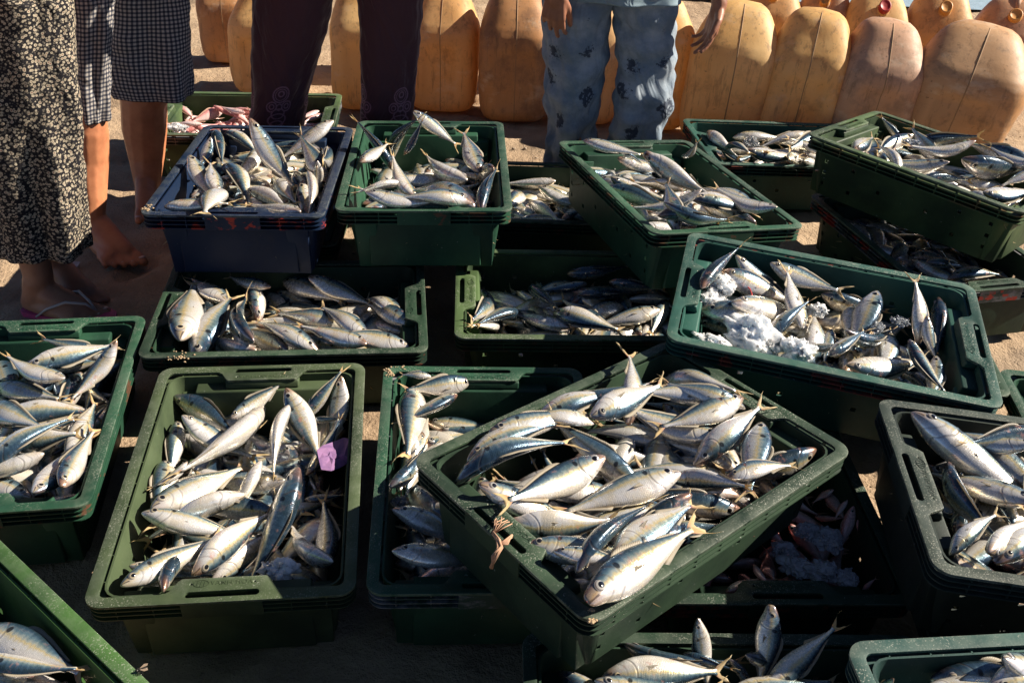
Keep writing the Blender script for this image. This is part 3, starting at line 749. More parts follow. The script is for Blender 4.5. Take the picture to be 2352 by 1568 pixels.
class Bed:
    """Resting heights inside one crate, on a 5 mm grid in the crate's own frame."""
    def __init__(s, base, cap=.004):
        s.cap = cap
        s.hx, s.hy, s.g = CL / 2 - .030, CW / 2 - .030, .005
        s.nx, s.ny = int(2 * CL / s.g), int(2 * CW / s.g); s.h = np.full((s.nx, s.ny), base)
        s.X = (np.arange(s.nx) - s.nx / 2 + .5) * s.g; s.Y = (np.arange(s.ny) - s.ny / 2 + .5) * s.g
        s.GX, s.GY = np.meshgrid(s.X, s.Y, indexing='ij')
        s.h[(np.abs(s.GX) > CL / 2 - .052) & (np.abs(s.GY) < .14)] = -.024      # stacking blocks
        s.h[(np.abs(s.GX) > CL / 2 - .036) & (np.abs(s.GY) < .075)] = -.001
    def push(s, H, T, zh, zt, roll):
        """Slide a fish sideways until no part of it stands in a wall."""
        sx = sy = 0.0; L = math.hypot(H[0] - T[0], H[1] - T[1]) + 1e-6; nx, ny = abs(H[1] - T[1]) / L, abs(H[0] - T[0]) / L
        for q, x, y, ve, la in s.samples(H, T, roll):
            z = zh + (zt - zh) * q
            if z > .004: continue
            k = max(0, min(1, 1 + (z - ve * .5) / CH)); lx = CL / 2 - .050 + .022 * k; ly = CW / 2 - .050 + .022 * k
            ox = abs(x) + nx * la - lx; oy = abs(y) + ny * la - ly
            if ox > abs(sx): sx = -math.copysign(ox, x)
            if oy > abs(sy): sy = -math.copysign(oy, y)
        return (H[0] + sx, H[1] + sy), (T[0] + sx, T[1] + sy)
    def win(s, x, y, r):
        i0, i1 = int((x - r) / s.g + s.nx / 2), int((x + r) / s.g + s.nx / 2) + 2; j0, j1 = int((y - r) / s.g + s.ny / 2), int((y + r) / s.g + s.ny / 2) + 2
        return slice(max(i0, 0), max(i1, 1)), slice(max(j0, 0), max(j1, 1))
    def samples(s, H, T, roll):
        L = math.hypot(H[0] - T[0], H[1] - T[1]); c, d = abs(math.cos(roll)), abs(math.sin(roll))
        for q in (.06, .14, .24, .36, .48, .60, .72, .84, .95):
            a, b, w_ = prof(min(q, .86)); hh = (a + b) / 2
            if q > .9: hh, w_ = .03, .004
            vert = L * math.sqrt((hh * c) ** 2 + (w_ * d) ** 2); lat = L * math.sqrt((hh * d) ** 2 + (w_ * c) ** 2)
            yield q, H[0] + (T[0] - H[0]) * q, H[1] + (T[1] - H[1]) * q, vert, max(lat, .008)
    def drop(s, H, T, roll):
        con = []
        for q, x, y, ve, la in s.samples(H, T, roll):
            w_ = s.win(x, y, la * .5); sub = s.h[w_]
            con.append((q - .45, (sub.max() if sub.size else -.05) + ve * .86))
        best = None
        for p in np.linspace(-.16, .16, 33):
            z0 = max(c - p * q for q, c in con)
            sc = z0 + .05 * abs(p)
            if best is None or sc < best[0]: best = (sc, z0, p)
        return min(best[1] - .45 * best[2], s.cap), min(best[1] + .55 * best[2], s.cap)
    def add(s, H, T, roll):
        for q, x, y, ve, la in s.samples(H, T, roll):
            z = H[2] + (T[2] - H[2]) * q; w_ = s.win(x, y, la); gx, gy = s.GX[w_], s.GY[w_]
            if gx.size == 0: continue
            k = 1 - ((gx - x) ** 2 + (gy - y) ** 2) / la ** 2
            s.h[w_] = np.where(k > 0, np.maximum(s.h[w_], z + ve * np.sqrt(np.maximum(k, 0))), s.h[w_])
    def keep(s, x, y, m_=.012):
        return max(-s.hx + m_, min(s.hx - m_, x)), max(-s.hy + m_, min(s.hy - m_, y))
def hit(fr_inv, fr, px, py, zl):
    """Where the sight line meets the plane z = zl of a crate's frame."""
    o = fr_inv @ EYE; d = fr_inv.to_3x3() @ ray(px, py); k = (zl - o.z) / d.z
    return o.x + d.x * k, o.y + d.y * k
def frame_of(Hw, Tw, roll):
    X = (Hw - Tw); L = X.length; X = X / L
    up = Vector((0, 0, 1)); up = (up - X * up.dot(X)).normalized() if abs(X.z) < .98 else Vector((0, 1, 0))
    left = up.cross(X); dors = up * math.cos(roll) + left * math.sin(roll); Yv = dors.cross(X)
    m_ = Matrix((X, Yv, dors)).transposed().to_4x4()
    m_ = Matrix.Translation((Hw + Tw) / 2) @ m_ @ Matrix.Diagonal((L, L * rng.uniform(.88, 1.12), L * rng.uniform(.86, 1.14), 1))
    return m_
DIRN = ['right', 'far right', 'up', 'far left', 'left', 'near left', 'towards us', 'near right']
FISH_LABELS = {}
def words(kind, roll, hp, tp, opts, key, box_):
    r = abs(((math.degrees(roll) + 180) % 360) - 180)
    look = ('dark backed fish' if r < 45 else 'silver fish on side' if r < 125 else 'pale fish belly up') if kind == 's' else 'pink fish'
    a = math.degrees(math.atan2(-(hp[1] - tp[1]), hp[0] - tp[0])) % 360
    d = ['right', 'up right', 'up', 'up left', 'left', 'down left', 'down', 'down right'][int((a + 22.5) // 45) % 8]
    if 't' in opts and opts['t'] > .02: look = look.replace(' on side', '').replace(' belly up', '') + ' with raised tail'
    if 'h' in opts and opts['h'] > .02: look = look.replace(' on side', '').replace(' belly up', '') + ' with raised head'
    x0, x1, y0, y1 = box_; cx, cy = (hp[0] + tp[0]) / 2, (hp[1] + tp[1]) / 2
    u, v = (cx - x0) / (x1 - x0), (cy - y0) / (y1 - y0)
    col = ['left', 'left of centre', 'centre', 'right of centre', 'right'][min(4, max(0, int(u * 5)))]
    row = ['far ', 'upper ', '', 'lower ', 'near '][min(4, max(0, int(v * 5)))]
    return '%s, head %s, %s%s, %s' % (look, d, row, col.replace(' of centre', '-centre'), LABEL[key][4:])
FILL = []          # (matrix, kind) of the lower fish nobody could count
def fill_crate(key):
    base, kind, txt = S_[key]
    fr = CRATES[key]; fi = fr.inverted(); bed = Bed(base, CAPS.get(key, .002))
    lim = lambda z: (CL / 2 - .050 + .022 * max(0, 1 + z / CH) - .006, CW / 2 - .050 + .022 * max(0, 1 + z / CH) - .006)
    def rise(pp, z):
        # a point seen close to the near wall has to lie high enough to be inside the tub
        while z < .010:
            x, y = hit(fi, fr, *pp, z); lx, ly = lim(z)
            if abs(x) < lx and abs(y) < ly: break
            z += .004
        return z
    # lower layers
    for lay, (z0, n_) in enumerate(((base - .011, 48), (base - .042, 16), (base - .072, 12))):
        for _ in range(n_):
            x = rng.uniform(-bed.hx + .05, bed.hx - .05); y = rng.uniform(-bed.hy + .05, bed.hy - .05); a = rng.uniform(0, 2 * math.pi); L = rng.uniform(.19, .25) * (1 if kind == 's' else .62)
            H = Vector((*bed.keep(x + L / 2 * math.cos(a), y + L / 2 * math.sin(a)), z0 + rng.uniform(-.006, .008)))
            T = Vector((*bed.keep(x - L / 2 * math.cos(a), y - L / 2 * math.sin(a)), z0 + rng.uniform(-.012, .006)))
            H.z = max(H.z, -CH + .035); T.z = max(T.z, -CH + .035)
            if (H - T).length < .1: continue
            roll = RAD(rng.choice([85, -85, 95, -95, 110, -75, 150]) + rng.uniform(-15, 15))
            h2, t2 = bed.push(H, T, H.z, T.z, roll); h2, t2 = bed.push(h2, t2, H.z, T.z, roll)
            H.x, H.y = h2; T.x, T.y = t2
            FILL.append((frame_of(fr @ H, fr @ T, roll), kind))
            if lay == 0: bed.add(H, T, roll)
    cs = [project(fr @ Vector((sx * CL / 2, sy * CW / 2, 0))) for sx in (1, -1) for sy in (1, -1)]
    bx = (min(c[0] for c in cs), max(c[0] for c in cs), min(c[1] for c in cs), max(c[1] for c in cs))
    for it in txt.replace('\n', '|').split('|'):
        p = it.split()
        if not p: continue
        i, j = int(p[0][0]), int(p[0][1]); hp = Z(i, j, float(p[1]), float(p[2])); tp = Z(i, j, float(p[3]), float(p[4]))
        roll = RAD(float(p[5]) + rng.uniform(-7, 7)); op = {q[0]: float(q[1:]) for q in p[6:]}
        zh = zt = base + .03
        lo, hi = (LO, HI) if kind == "s" else (.11, .17)
        for _ in range(4):
            if 'h' in op: zh = op['h']
            if 't' in op: zt = op['t']
            H = hit(fi, fr, *hp, zh); T = hit(fi, fr, *tp, zt)
            if not ('h' in op and op['h'] > .015): H = bed.keep(*H)
            if not ('t' in op and op['t'] > .015): T = bed.keep(*T, .004)
            dx, dy = H[0] - T[0], H[1] - T[1]; L = math.sqrt(dx * dx + dy * dy + (zh - zt) ** 2)
            if L < 1e-4: break
            k = min(max(L, lo), hi) / L
            if k != 1:
                cx, cy = (H[0] + T[0]) / 2, (H[1] + T[1]) / 2
                if k > 1 and ('t' in op): cx, cy = T          # the raised end stays where it shows
                elif k > 1: cx, cy = H                        # a fish cut off by others keeps its head in place
                H = (cx + (H[0] - cx) * k, cy + (H[1] - cy) * k); T = (cx + (T[0] - cx) * k, cy + (T[1] - cy) * k)
                if not ('h' in op and op['h'] > .015): H = bed.keep(*H)
                if not ('t' in op and op['t'] > .015): T = bed.keep(*T, .004)
            H, T = bed.push(H, T, zh, zt, roll)
            a, b = bed.drop(H, T, roll)
            if 'h' in op and 't' in op: pass
            elif 'h' in op: zh, zt = max(op['h'], a - .02), b
            elif 't' in op: zt, zh = max(op['t'], b - .02), a
            else: zh, zt = max(a, rise(hp, a)), max(b, rise(tp, b) - .004)
        H, T = bed.push(H, T, zh, zt, roll)
        Hl, Tl = Vector((*H, zh)), Vector((*T, zt))
        bed.add(Hl, Tl, roll)
        var = int(op['v']) if 'v' in op else int(rng.choice([0, 0, 1, 2, 3, 4, 5, 6, 8, 9] if kind == 's' else [0, 0, 3, 4, 8]))
        lab = words(kind, roll, hp, tp, op, key, bx)
        FISH_LABELS.setdefault(lab, []).append((hp[0] + tp[0], make_fish(frame_of(fr @ Hl, fr @ Tl, roll), var, kind, lab, 'fish in ' + LABEL[key])))
    return bed
BEDS = {k: fill_crate(k) for k in S_}
for lab, lst in FISH_LABELS.items():
    lst.sort(key=lambda q: q[0])
    if len(lst) in (2, 3, 4):
        for wd, (_, o) in zip({2: ('leftmost', 'rightmost'), 3: ('leftmost', 'middle', 'rightmost'), 4: ('leftmost', 'second leftmost', 'second rightmost', 'rightmost')}[len(lst)], lst): o['label'] = wd + ' ' + lab
def build_fill():
    ident = lambda p: p
    Vl, Fl, Al = fish_body(20, 14, ident); Vl, Fl, Al = list(Vl), list(Fl), list(Al); Ml = [0] * len(Fl)
    def join(me, slot):
        b = len(Vl); Vl.extend(tuple(v.co) for v in me.vertices); Fl.extend(tuple(i + b for i in q.vertices) for q in me.polygons); Ml.extend([slot] * len(me.polygons))
        buf = np.zeros(len(me.vertices) * 4, dtype=np.float32); me.color_attributes['fuv'].data.foreach_get('color', buf); Al.extend(tuple(c) for c in buf.reshape(-1, 4))
    join(fan('t', tail_rows(.085, .1, rs)[::2] + [tail_rows(.085, .15, rs)[5]], ident, TAILM), 2)
    join(eye_mesh(1, ident), 3); join(eye_mesh(-1, ident), 3)
    V0 = np.array(Vl); nv = len(V0); VV = []; FF = []; AA = []; MI = []
    for k, (m_, kind) in enumerate(FILL):
        M_ = np.array(m_); b = rng.uniform(-.4, .4); V = V0.copy(); V[:, 1] += b * (V[:, 0] ** 2 - .07)
        VV.append(V @ M_[:3, :3].T + M_[:3, 3]); FF += [tuple(i + k * nv for i in f) for f in Fl]; AA.append(Al)
        MI += Ml if kind == 's' else [{0: 1, 2: 4, 3: 3}[q] for q in Ml]
    me = mesh_from('fish_mass', np.concatenate(VV), FF, True, [SCAD, PINK, TAILM, EYEM, PTAIL])
    at = me.color_attributes.new('fuv', 'FLOAT_COLOR', 'POINT'); at.data.foreach_set('color', np.concatenate([np.array(a, dtype=np.float32) for a in AA]).ravel())
    me.polygons.foreach_set('material_index', MI)
    o = obj('fish_mass', me); tag(o, 'lower layers of fish glimpsed between the upper ones in the crates', 'fish', kind='stuff')
build_fill()
# ================================================================== JERRYCANS
def can_material(name, base, dirt, amount, glow=.35):
    t = NT(name); co = objco(t); r = objrand(t)
    co2 = vec_add(t, co, t.n('CombineXYZ', {0: t.math('MULTIPLY', r, 23.0), 1: t.math('MULTIPLY', r, 5.0)}).outputs[0])
    a = t.noise(3.2, 5, .6, co2); b = t.noise(16, 6, .72, co2); c = t.noise(70, 4, .7, co2)
    streak = t.noise(9, 5, .7, vec_mul(t, co2, (5, 5, .8)))
    col = t.mix(t.step(a, .35, .7), base, tuple(x * y for x, y in zip(base, (.92, .80, .62))))
    d1 = t.math('MULTIPLY', t.step(t.math('ADD', t.math('MULTIPLY', b, .6), t.math('MULTIPLY', t.noise(5, 5, .65, co2), .4)), .58 - amount * .14, .70 - amount * .12), .18 + amount * .55)
    col = t.mix(d1, col, dirt)
    col = t.mix(t.math('MULTIPLY', t.step(streak, .53, .66), .28 + .35 * amount), col, (.20, .115, .06))
    col = t.mix(t.math('MULTIPLY', t.step(c, .66 - .05 * amount, .73), .45 + .4 * amount), col, (.07, .045, .03))
    rub = t.step(t.noise(5, 6, .7, vec_mul(t, co2, (1, 1, 2))), .55, .68)
    col = t.mix(t.math('MULTIPLY', rub, .35), col, (.74, .62, .46))
    # mould seam stain
    x = t.n('SeparateXYZ', {0: co}).outputs[0]
    t.set(Base_Color=col, Roughness=t.math('ADD', .42, t.math('MULTIPLY', b, .3)), Specular_IOR_Level=.4)
    t.bump(t.math('ADD', b, t.math('MULTIPLY', c, .4)), .18, .006)
    tr = t.n('BsdfTranslucent', {0: t.mix(.35, col, (.85, .48, .16))}); mx = t.n('MixShader', {0: glow, 1: t.b.outputs[0], 2: tr.outputs[0]})
    t.t.links.new(mx.outputs[0], t.out.inputs[0])
    return t.m
CAN = [can_material('can_yellow', (.80, .53, .23), (.30, .18, .09), .55, .30),
       can_material('can_amber', (.74, .45, .20), (.28, .16, .08), .58, .28),
       can_material('can_brown', (.52, .27, .12), (.22, .12, .07), .75, .22),
       can_material('can_pinkish', (.60, .36, .23), (.26, .17, .12), .65, .20),
       can_material('can_grimy', (.52, .31, .16), (.09, .075, .065), .62, .18)]
def capmat(name, c):
    t = NT(name); t.set(Base_Color=t.mix(t.step(t.noise(30, 4), .5, .7), c, tuple(x * .55 for x in c)), Roughness=.5); return t.m
CAPM = {'red': capmat('cap_red', (.36, .02, .018)), 'orange': capmat('cap_orange', (.60, .27, .06))}
SEAM = NT('mould_seam'); SEAM.set(Base_Color=(.34, .19, .085), Roughness=.7); SEAM = SEAM.m
CP = np.array([(0, .095, .075, 0), (.004, .118, .096, 0), (.015, .138, .114, 0), (.035, .152, .127, 0), (.07, .162, .136, 0), (.12, .165, .139, 0), (.30, .165, .140, 0), (.335, .162, .137, .003),
               (.365, .154, .128, .010), (.40, .141, .113, .022), (.43, .128, .099, .034), (.455, .114, .085, .043), (.475, .098, .070, .050), (.489, .078, .052, .055), (.497, .05, .032, .058), (.50, .0, .0, .06)])
def can_mesh(seed, panel, dent):
    r_ = random.Random(seed); n_, m_ = 46, 72; V = []; F = []
    zs = np.concatenate([np.linspace(0, .05, 9, endpoint=False), np.linspace(.05, .33, 17, endpoint=False), np.linspace(.33, .4999, 20)])
    d0 = (r_.uniform(-.1, .1), r_.uniform(.05, .16), r_.uniform(.03, .06))
    for z in zs:
        hw, hd, yc = [float(np.interp(z, CP[:, 0], CP[:, k])) for k in (1, 2, 3)]
        ex = 2 / 3.6 if z < .36 else 2 / (3.6 - 1.1 * (z - .36) / .14)
        for k in range(m_):
            th = 2 * math.pi * k / m_; c, s = math.cos(th), math.sin(th)
            x = hw * math.copysign(abs(c) ** ex, c); y = hd * math.copysign(abs(s) ** ex, s) + yc
            if s < 0:
                f_ = min(1, max(0, (.083 - abs(x)) / .012)) * min(1, max(0, (z - .055) / .014)) * min(1, max(0, (.285 - z) / .014))
                if panel: y += .013 * f_ * (1 - .75 * max(0, 1 - abs(abs(x) - .036) / .014))
                q = math.exp(-(((x - d0[0]) / .06) ** 2 + ((z - d0[1]) / .05) ** 2)); y += dent * q
            p = Vector((x, y, z)); nn = noise.noise(p * 5 + Vector((seed * 3.1, 0, 0))) * .011 + noise.noise(p * 13 + Vector((seed * 3.1, 0, 0))) * .003
            V.append((x + nn * c, y + nn * s, z + .004 * noise.noise(p * 4 + Vector((0, seed, 0)))))
    N_ = len(zs)
    for i in range(N_ - 1):
        for k in range(m_): k2 = (k + 1) % m_; F.append((i * m_ + k, i * m_ + k2, (i + 1) * m_ + k2, (i + 1) * m_ + k))
    F.append(tuple(reversed(range(m_)))); F.append(tuple(range((N_ - 1) * m_, N_ * m_)))
    # seam: a narrow raised strip over the front, following the skin
    kf = m_ * 3 // 4; SV = []; SF = []
    for i in range(3, N_ - 1):
        p = Vector(V[i * m_ + kf]); wv = .0026
        for dx, dy in ((-wv, .0004), (0, -.0016), (wv, .0004)): SV.append((p.x + dx, p.y + dy, p.z + (.0012 if p.z > .4 and dx == 0 else 0)))
    for i in range(len(SV) // 3 - 1):
        for q in (0, 1): SF.append((i * 3 + q, i * 3 + q + 1, i * 3 + q + 4, i * 3 + q + 3))
    return mesh_from('can_body', V, F), mesh_from('mould_seam', SV, SF)
def lathe(rows, n_=20, close=True):
    V = []; F = []
    for r_, z in rows:
        for k in range(n_): V.append((r_ * math.cos(2 * math.pi * k / n_), r_ * math.sin(2 * math.pi * k / n_), z))
    for i in range(len(rows) - 1):
        for k in range(n_): k2 = (k + 1) % n_; F.append((i * n_ + k, i * n_ + k2, (i + 1) * n_ + k2, (i + 1) * n_ + k))
    if close: F.append(tuple(range((len(rows) - 1) * n_, len(rows) * n_)))
    return V, F
def cap_mesh():
    n_ = 40; rows = [(.027, .0), (.029, .002), (.029, .020), (.027, .0225), (.022, .0235), (.021, .022), (.004, .0222)]
    V, F = lathe(rows, n_)
    for i in (1, 2):
        for k in range(n_):
            if k % 2: x, y, z = V[i * n_ + k]; V[i * n_ + k] = (x * .955, y * .955, z)
    return mesh_from('screw_cap', V, F)
def tube(path, rad, n_=8, closed=False):
    P = [Vector(p) for p in path]; V = []; F = []
    for i, p in enumerate(P):
        d = (P[min(i + 1, len(P) - 1)] - P[max(i - 1, 0)]).normalized()
        a = d.cross(Vector((0, 0, 1))); a = a.normalized() if a.length > 1e-3 else Vector((1, 0, 0)); b = d.cross(a)
        r_ = rad[i] if hasattr(rad, '__len__') else rad
        for k in range(n_): q = 2 * math.pi * k / n_; V.append(p + a * (r_ * math.cos(q)) + b * (r_ * math.sin(q)))
    for i in range(len(P) - 1):
        for k in range(n_): k2 = (k + 1) % n_; F.append((i * n_ + k, i * n_ + k2, (i + 1) * n_ + k2, (i + 1) * n_ + k))
    F.append(tuple(reversed(range(n_)))); F.append(tuple(range((len(P) - 1) * n_, len(P) * n_)))
    return V, F
CANS = [can_mesh(1, True, 0), can_mesh(2, True, .012), can_mesh(3, True, .004), can_mesh(4, False, .030), can_mesh(5, True, .018)]
CAPMESH = cap_mesh(); NECK = mesh_from('neck', *lathe([(.032, -.02), (.030, 0), (.024, .003), (.024, .014)], 24))
HANDLE = mesh_from('handle', *tube([(0, .02 + .15 * q, .455 + .055 * math.sin(math.pi * q)) for q in np.linspace(0, 1, 9)], .013, 10))
def jerrycan(x, y, yaw, tilt, s, mat, mesh, label, cap=None, cap_front=False, lean=0):
    mw = Matrix.Translation((x, y, 0)) @ Matrix.Rotation(RAD(yaw), 4, 'Z') @ Matrix.Rotation(RAD(tilt), 4, 'X') @ Matrix.Rotation(RAD(lean), 4, 'Y') @ Matrix.Diagonal((s[0], s[1], s[2], 1))
    e = empty('jerrycan', mw); tag(e, label, 'jerrycan', 'fuel jerrycans along the back')
    b, sm = CANS[mesh]
    bd = obj('can_body', b, e, CAN[mat])
    if not cap_front: obj('mould_seam', sm, bd, SEAM)
    obj('handle', HANDLE, e, CAN[mat], Matrix.Translation((0, -.045, 0)) if cap_front else Matrix.Translation((0, .06, -.07)))
    if cap_front: cm = Matrix.Translation((0, -.068, .425)) @ Matrix.Rotation(RAD(48), 4, 'X')
    else: cm = Matrix.Translation((0, .135, .435)) @ Matrix.Rotation(RAD(-42), 4, 'X')
    nk = obj('neck', NECK, e, CAN[mat], cm)
    obj('screw_cap', CAPMESH, e, CAPM[cap or 'orange'], cm @ Matrix.Translation((0, 0, .006)))
    return e
def can_at(xl, xr, yb, ytop, mat, mesh, label, depth=None, yaw=0, tilt=-4, lean=0, **k):
    """From the outline's left, right and foot in the photograph."""
    xm = (xl + xr) / 2
    f = at_z(xm, yb, 0); y = depth or f.y; c = at_y(xm, yb, y)
    wl, wr = at_y(xl, yb - 120, y - .1), at_y(xr, yb - 120, y - .1)
    s = (wr.x - wl.x) / .33
    t = at_y(xm, ytop, y + .135 * s + .045)
    return jerrycan((wl.x + wr.x) / 2, y + .135 * s, yaw, tilt, (s, s, max(t.z, .3) / .5), mat, mesh, label, lean=lean, **k)
# front row, from left to right
can_at(440, 560, 262, -70, 2, 3, 'dark stained jerrycan at the far left, behind the checked shorts', depth=4.35, yaw=8)
can_at(492, 668, 232, -35, 0, 0, 'yellow jerrycan with a cracked seam between shorts and maroon trousers', depth=3.92, yaw=-3)
can_at(735, 905, 262, -40, 0, 4, 'yellow jerrycan seen between the two maroon trouser legs', depth=3.80, yaw=4)
can_at(922, 1092, 268, -32, 1, 0, 'amber jerrycan with a recessed panel right of the maroon trousers', yaw=-2)
can_at(1094, 1268, 292, -28, 2, 2, 'brown mud stained jerrycan left of the grey jeans', yaw=2)
can_at(1262, 1442, 300, -24, 1, 1, 'amber jerrycan showing between the legs of the grey jeans', yaw=-3)
can_at(1428, 1606, 312, -12, 0, 2, 'yellow jerrycan right behind the grey jeans, near the hanging hand', yaw=3, lean=1)
can_at(1596, 1806, 326, 2, 0, 3, 'pale yellow jerrycan with a big dent at its foot', depth=3.55, yaw=-9, lean=2)
can_at(1776, 1978, 330, 20, 0, 4, 'yellow jerrycan right of the dented one', depth=3.50, yaw=-14, lean=3)
can_at(1950, 2156, 346, 46, 3, 0, 'pinkish jerrycan in front of the red capped one', depth=3.44, yaw=-8, lean=3)
can_at(2128, 2400, 366, 52, 4, 1, 'large grimy black speckled jerrycan at the right edge', depth=3.38, yaw=-24, lean=6)
# second row, caps towards the camera
can_at(1700, 1860, 240, -60, 1, 2, 'amber jerrycan behind the dented one with an orange cap', depth=4.08, cap='orange', cap_front=True, yaw=-6)
can_at(1836, 1972, 240, -42, 3, 4, 'pinkish jerrycan squeezed into the second row', depth=4.12, cap='orange', cap_front=True, yaw=-20)
can_at(1962, 2122, 250, -30, 0, 1, 'yellow jerrycan with a dark red screw cap', depth=4.00, cap='red', cap_front=True, yaw=-4)
can_at(2104, 2270, 262, -28, 1, 2, 'amber jerrycan with an orange cap behind the grimy one', depth=3.98, cap='orange', cap_front=True, yaw=-14)
can_at(2262, 2440, 290, -8, 3, 3, 'reddish jerrycan in the top right corner', depth=4.0, cap='orange', cap_front=True, yaw=-22)
can_at(1180, 1340, 240, -70, 0, 1, 'yellow jerrycan in the second row behind the brown stained one', depth=4.2, cap='orange', cap_front=True)
can_at(840, 1000, 225, -70, 1, 4, 'amber jerrycan in the second row behind the maroon trousers', depth=4.25, cap='orange', cap_front=True)

# ================================================================== ICE
def ice_material(name, col, tr, rough):
    t = NT(name); co = objco(t)
    a = t.noise(40, 4, .7, co)
    t.set(Base_Color=t.mix(t.step(a, .4, .7), col, tuple(x * .8 for x in col)), Roughness=t.math('ADD', rough, t.math('MULTIPLY', a, .2)), Transmission_Weight=tr, IOR=1.31, Specular_IOR_Level=.6)
    t.put(t.b.inputs['Subsurface Weight'], 1.0 if tr < .2 else 0); t.put(t.b.inputs['Subsurface Radius'], (.9, .95, 1.0)); t.put(t.b.inputs['Subsurface Scale'], .02); t.set(Coat_Weight=1.0, Coat_Roughness=.04)
    t.bump(t.math('ADD', t.vor(130, co).outputs[0], t.noise(60, 4, .7, co)), .4, .002)
    return t.m
ICE_W = ice_material('white_ice', (.90, .92, .95), .15, .12); ICE_C = ice_material('clear_ice', (.90, .94, .98), .85, .05); ICE_G = ice_material('grey_ice', (.86, .82, .88), .45, .15)
def lump(name, r_, sq, seed, rough=.22, sub=4):
    """A core with many small sharp crystals frozen to it."""
    bm = bmesh.new(); bmesh.ops.create_icosphere(bm, subdivisions=4, radius=1)
    rr = random.Random(seed); off = Vector((rr.uniform(0, 50), rr.uniform(0, 50), rr.uniform(0, 50)))
    for v in bm.verts:
        p = v.co.copy(); k = .86 + .40 * noise.noise(p * 1.3 + off) + .20 * noise.cell(p * 2.6 + off) + .14 * noise.noise(p * 4 + off) + .09 * noise.noise(p * 11 + off)
        v.co = Vector((p.x * sq[0], p.y * sq[1], p.z * sq[2])) * (k * r_)
    core = [v.co.copy() for v in bm.verts]
    n_ = int(40 + 260 * rough)
    for _ in range(n_):
        c = core[rr.randrange(len(core))]
        if c.z < -.2 * r_ * sq[2]: continue
        s_ = rr.uniform(.0012, .0036); mt = Matrix.Translation(c * rr.uniform(.94, 1.06)) @ Matrix.Rotation(rr.uniform(0, 6), 4, Vector((rr.uniform(-1, 1), rr.uniform(-1, 1), rr.uniform(-1, 1))).normalized()) @ Matrix.Diagonal((rr.uniform(.6, 1.5), rr.uniform(.6, 1.4), rr.uniform(.5, 1.1), 1))
        bmesh.ops.create_icosphere(bm, subdivisions=1, radius=s_, matrix=mt)
    return bm_mesh(bm, name, False)
def ice(key, sheet, x, y, rad_px, zl, label, mat, sq=(1, 1, .6), seed=1, rough=.22):
    fr = CRATES[key]; p = Z(*sheet, x, y); l = hit(fr.inverted(), fr, *p, zl)
    c = fr @ Vector((*l, zl)); dist = (c - EYE).length; r_ = rad_px / 3 / F_PX * dist
    o = obj('ice_lump', lump('ice_lump', r_, sq, seed, rough), None, mat, Matrix.Translation(c) @ Matrix.Rotation(seed * 1.7, 4, 'Z')); tag(o, label, 'ice', 'ice lumps among the fish')
ICL = [((2, 1), 265, 405, 115, -.022, 'white crushed ice heap beside the long blue fish, left end of the ice crate', ICE_W, (1, .9, .8), 1, .35),
       ((2, 1), 180, 500, 110, -.034, 'white ice below the left heap by the stacking block', ICE_W, (1.1, .8, .6), 2, .3),
       ((2, 1), 460, 745, 215, -.030, 'biggest white ice block at the near side of the ice crate', ICE_W, (1.15, .75, .6), 3, .22),
       ((2, 1), 620, 800, 100, -.03, 'lump of ice touching the biggest block on its right', ICE_W, (1, .9, .6), 4, .3),
       ((2, 1), 790, 850, 130, -.020, 'white ice lump at the near rim, next to the upright tail', ICE_W, (1, .8, .7), 5, .3),
       ((2, 1), 930, 570, 58, -.02, 'small white ice lump in the middle above the pink tail', ICE_W, (1, 1, .8), 6, .4),
       ((2, 1), 200, 790, 115, -.03, 'flat white ice along the near left corner of the ice crate', ICE_W, (1.4, .6, .4), 7, .25),
       ((2, 1), 1345, 690, 52, -.02, 'clear ice crystal lying on a silver fish', ICE_C, (1.2, .7, .6), 8, .4),
       ((2, 1), 1490, 650, 60, -.015, 'clear wet ice sheet on the upright fish right of centre', ICE_C, (1, .8, .4), 9, .4)]
for a in ICL: ice('C', a[0], a[1], a[2], a[3], a[4], a[5], a[6], a[7], a[8], a[9])
ice('A', (0, 2), 1930, 800, 118, -.035, 'greyish white ice lump at the near rim of the olive crate', ICE_W, (.8, 1.1, .7), 12, .16)
ice('L', (1, 2), 400, 320, 50, -.03, 'clear ice crystals over a fish head under the angled crate', ICE_C, (1.1, .8, .5), 13, .5)
ice('L', (1, 2), 545, 440, 62, -.035, 'clear splintered ice beside the angled crate', ICE_C, (1, .9, .5), 14, .5)
for k, (x, y, r_, z, lb) in enumerate(((760, 760, 150, -.035, 'grey ice slab at the near left of the pink fish crate'), (1020, 590, 150, -.03, 'large grey ice lump in the middle of the pink fish'), (960, 800, 150, -.03, 'grey ice block behind the tab of the pink fish crate'),
                                       (1130, 850, 115, -.03, 'grey ice piece right of the tab of the pink fish crate'), (860, 520, 120, -.04, 'grey ice half hidden under the angled crate'), (700, 660, 120, -.04, 'grey ice lump under the edge of the angled crate'))):
    ice('M', (2, 2), x, y, r_ * .74, z, lb, ICE_G, (1, .85, .45), 20 + k, .22)
ice('M', (2, 2), 1370, 700, 75, -.045, 'clear dark ice lump against the right wall of the pink fish crate', ICE_C, (.8, 1.1, .7), 31, .25)
ice('H', (2, 0), 1580, 985, 50, .0, 'clear ice flake on the fish in the topmost crate', ICE_C, (1.1, .8, .4), 33, .4)
ice('S', (0, 0), 1220, 880, 60, -.005, 'white ice at the near corner of the far pink fish crate', ICE_W, (1.2, .7, .4), 35, .35)
ice('G', (2, 0), 480, 985, 70, -.005, 'clear ice shards on the fish in the teal crate', ICE_C, (1.2, .8, .4), 36, .4)

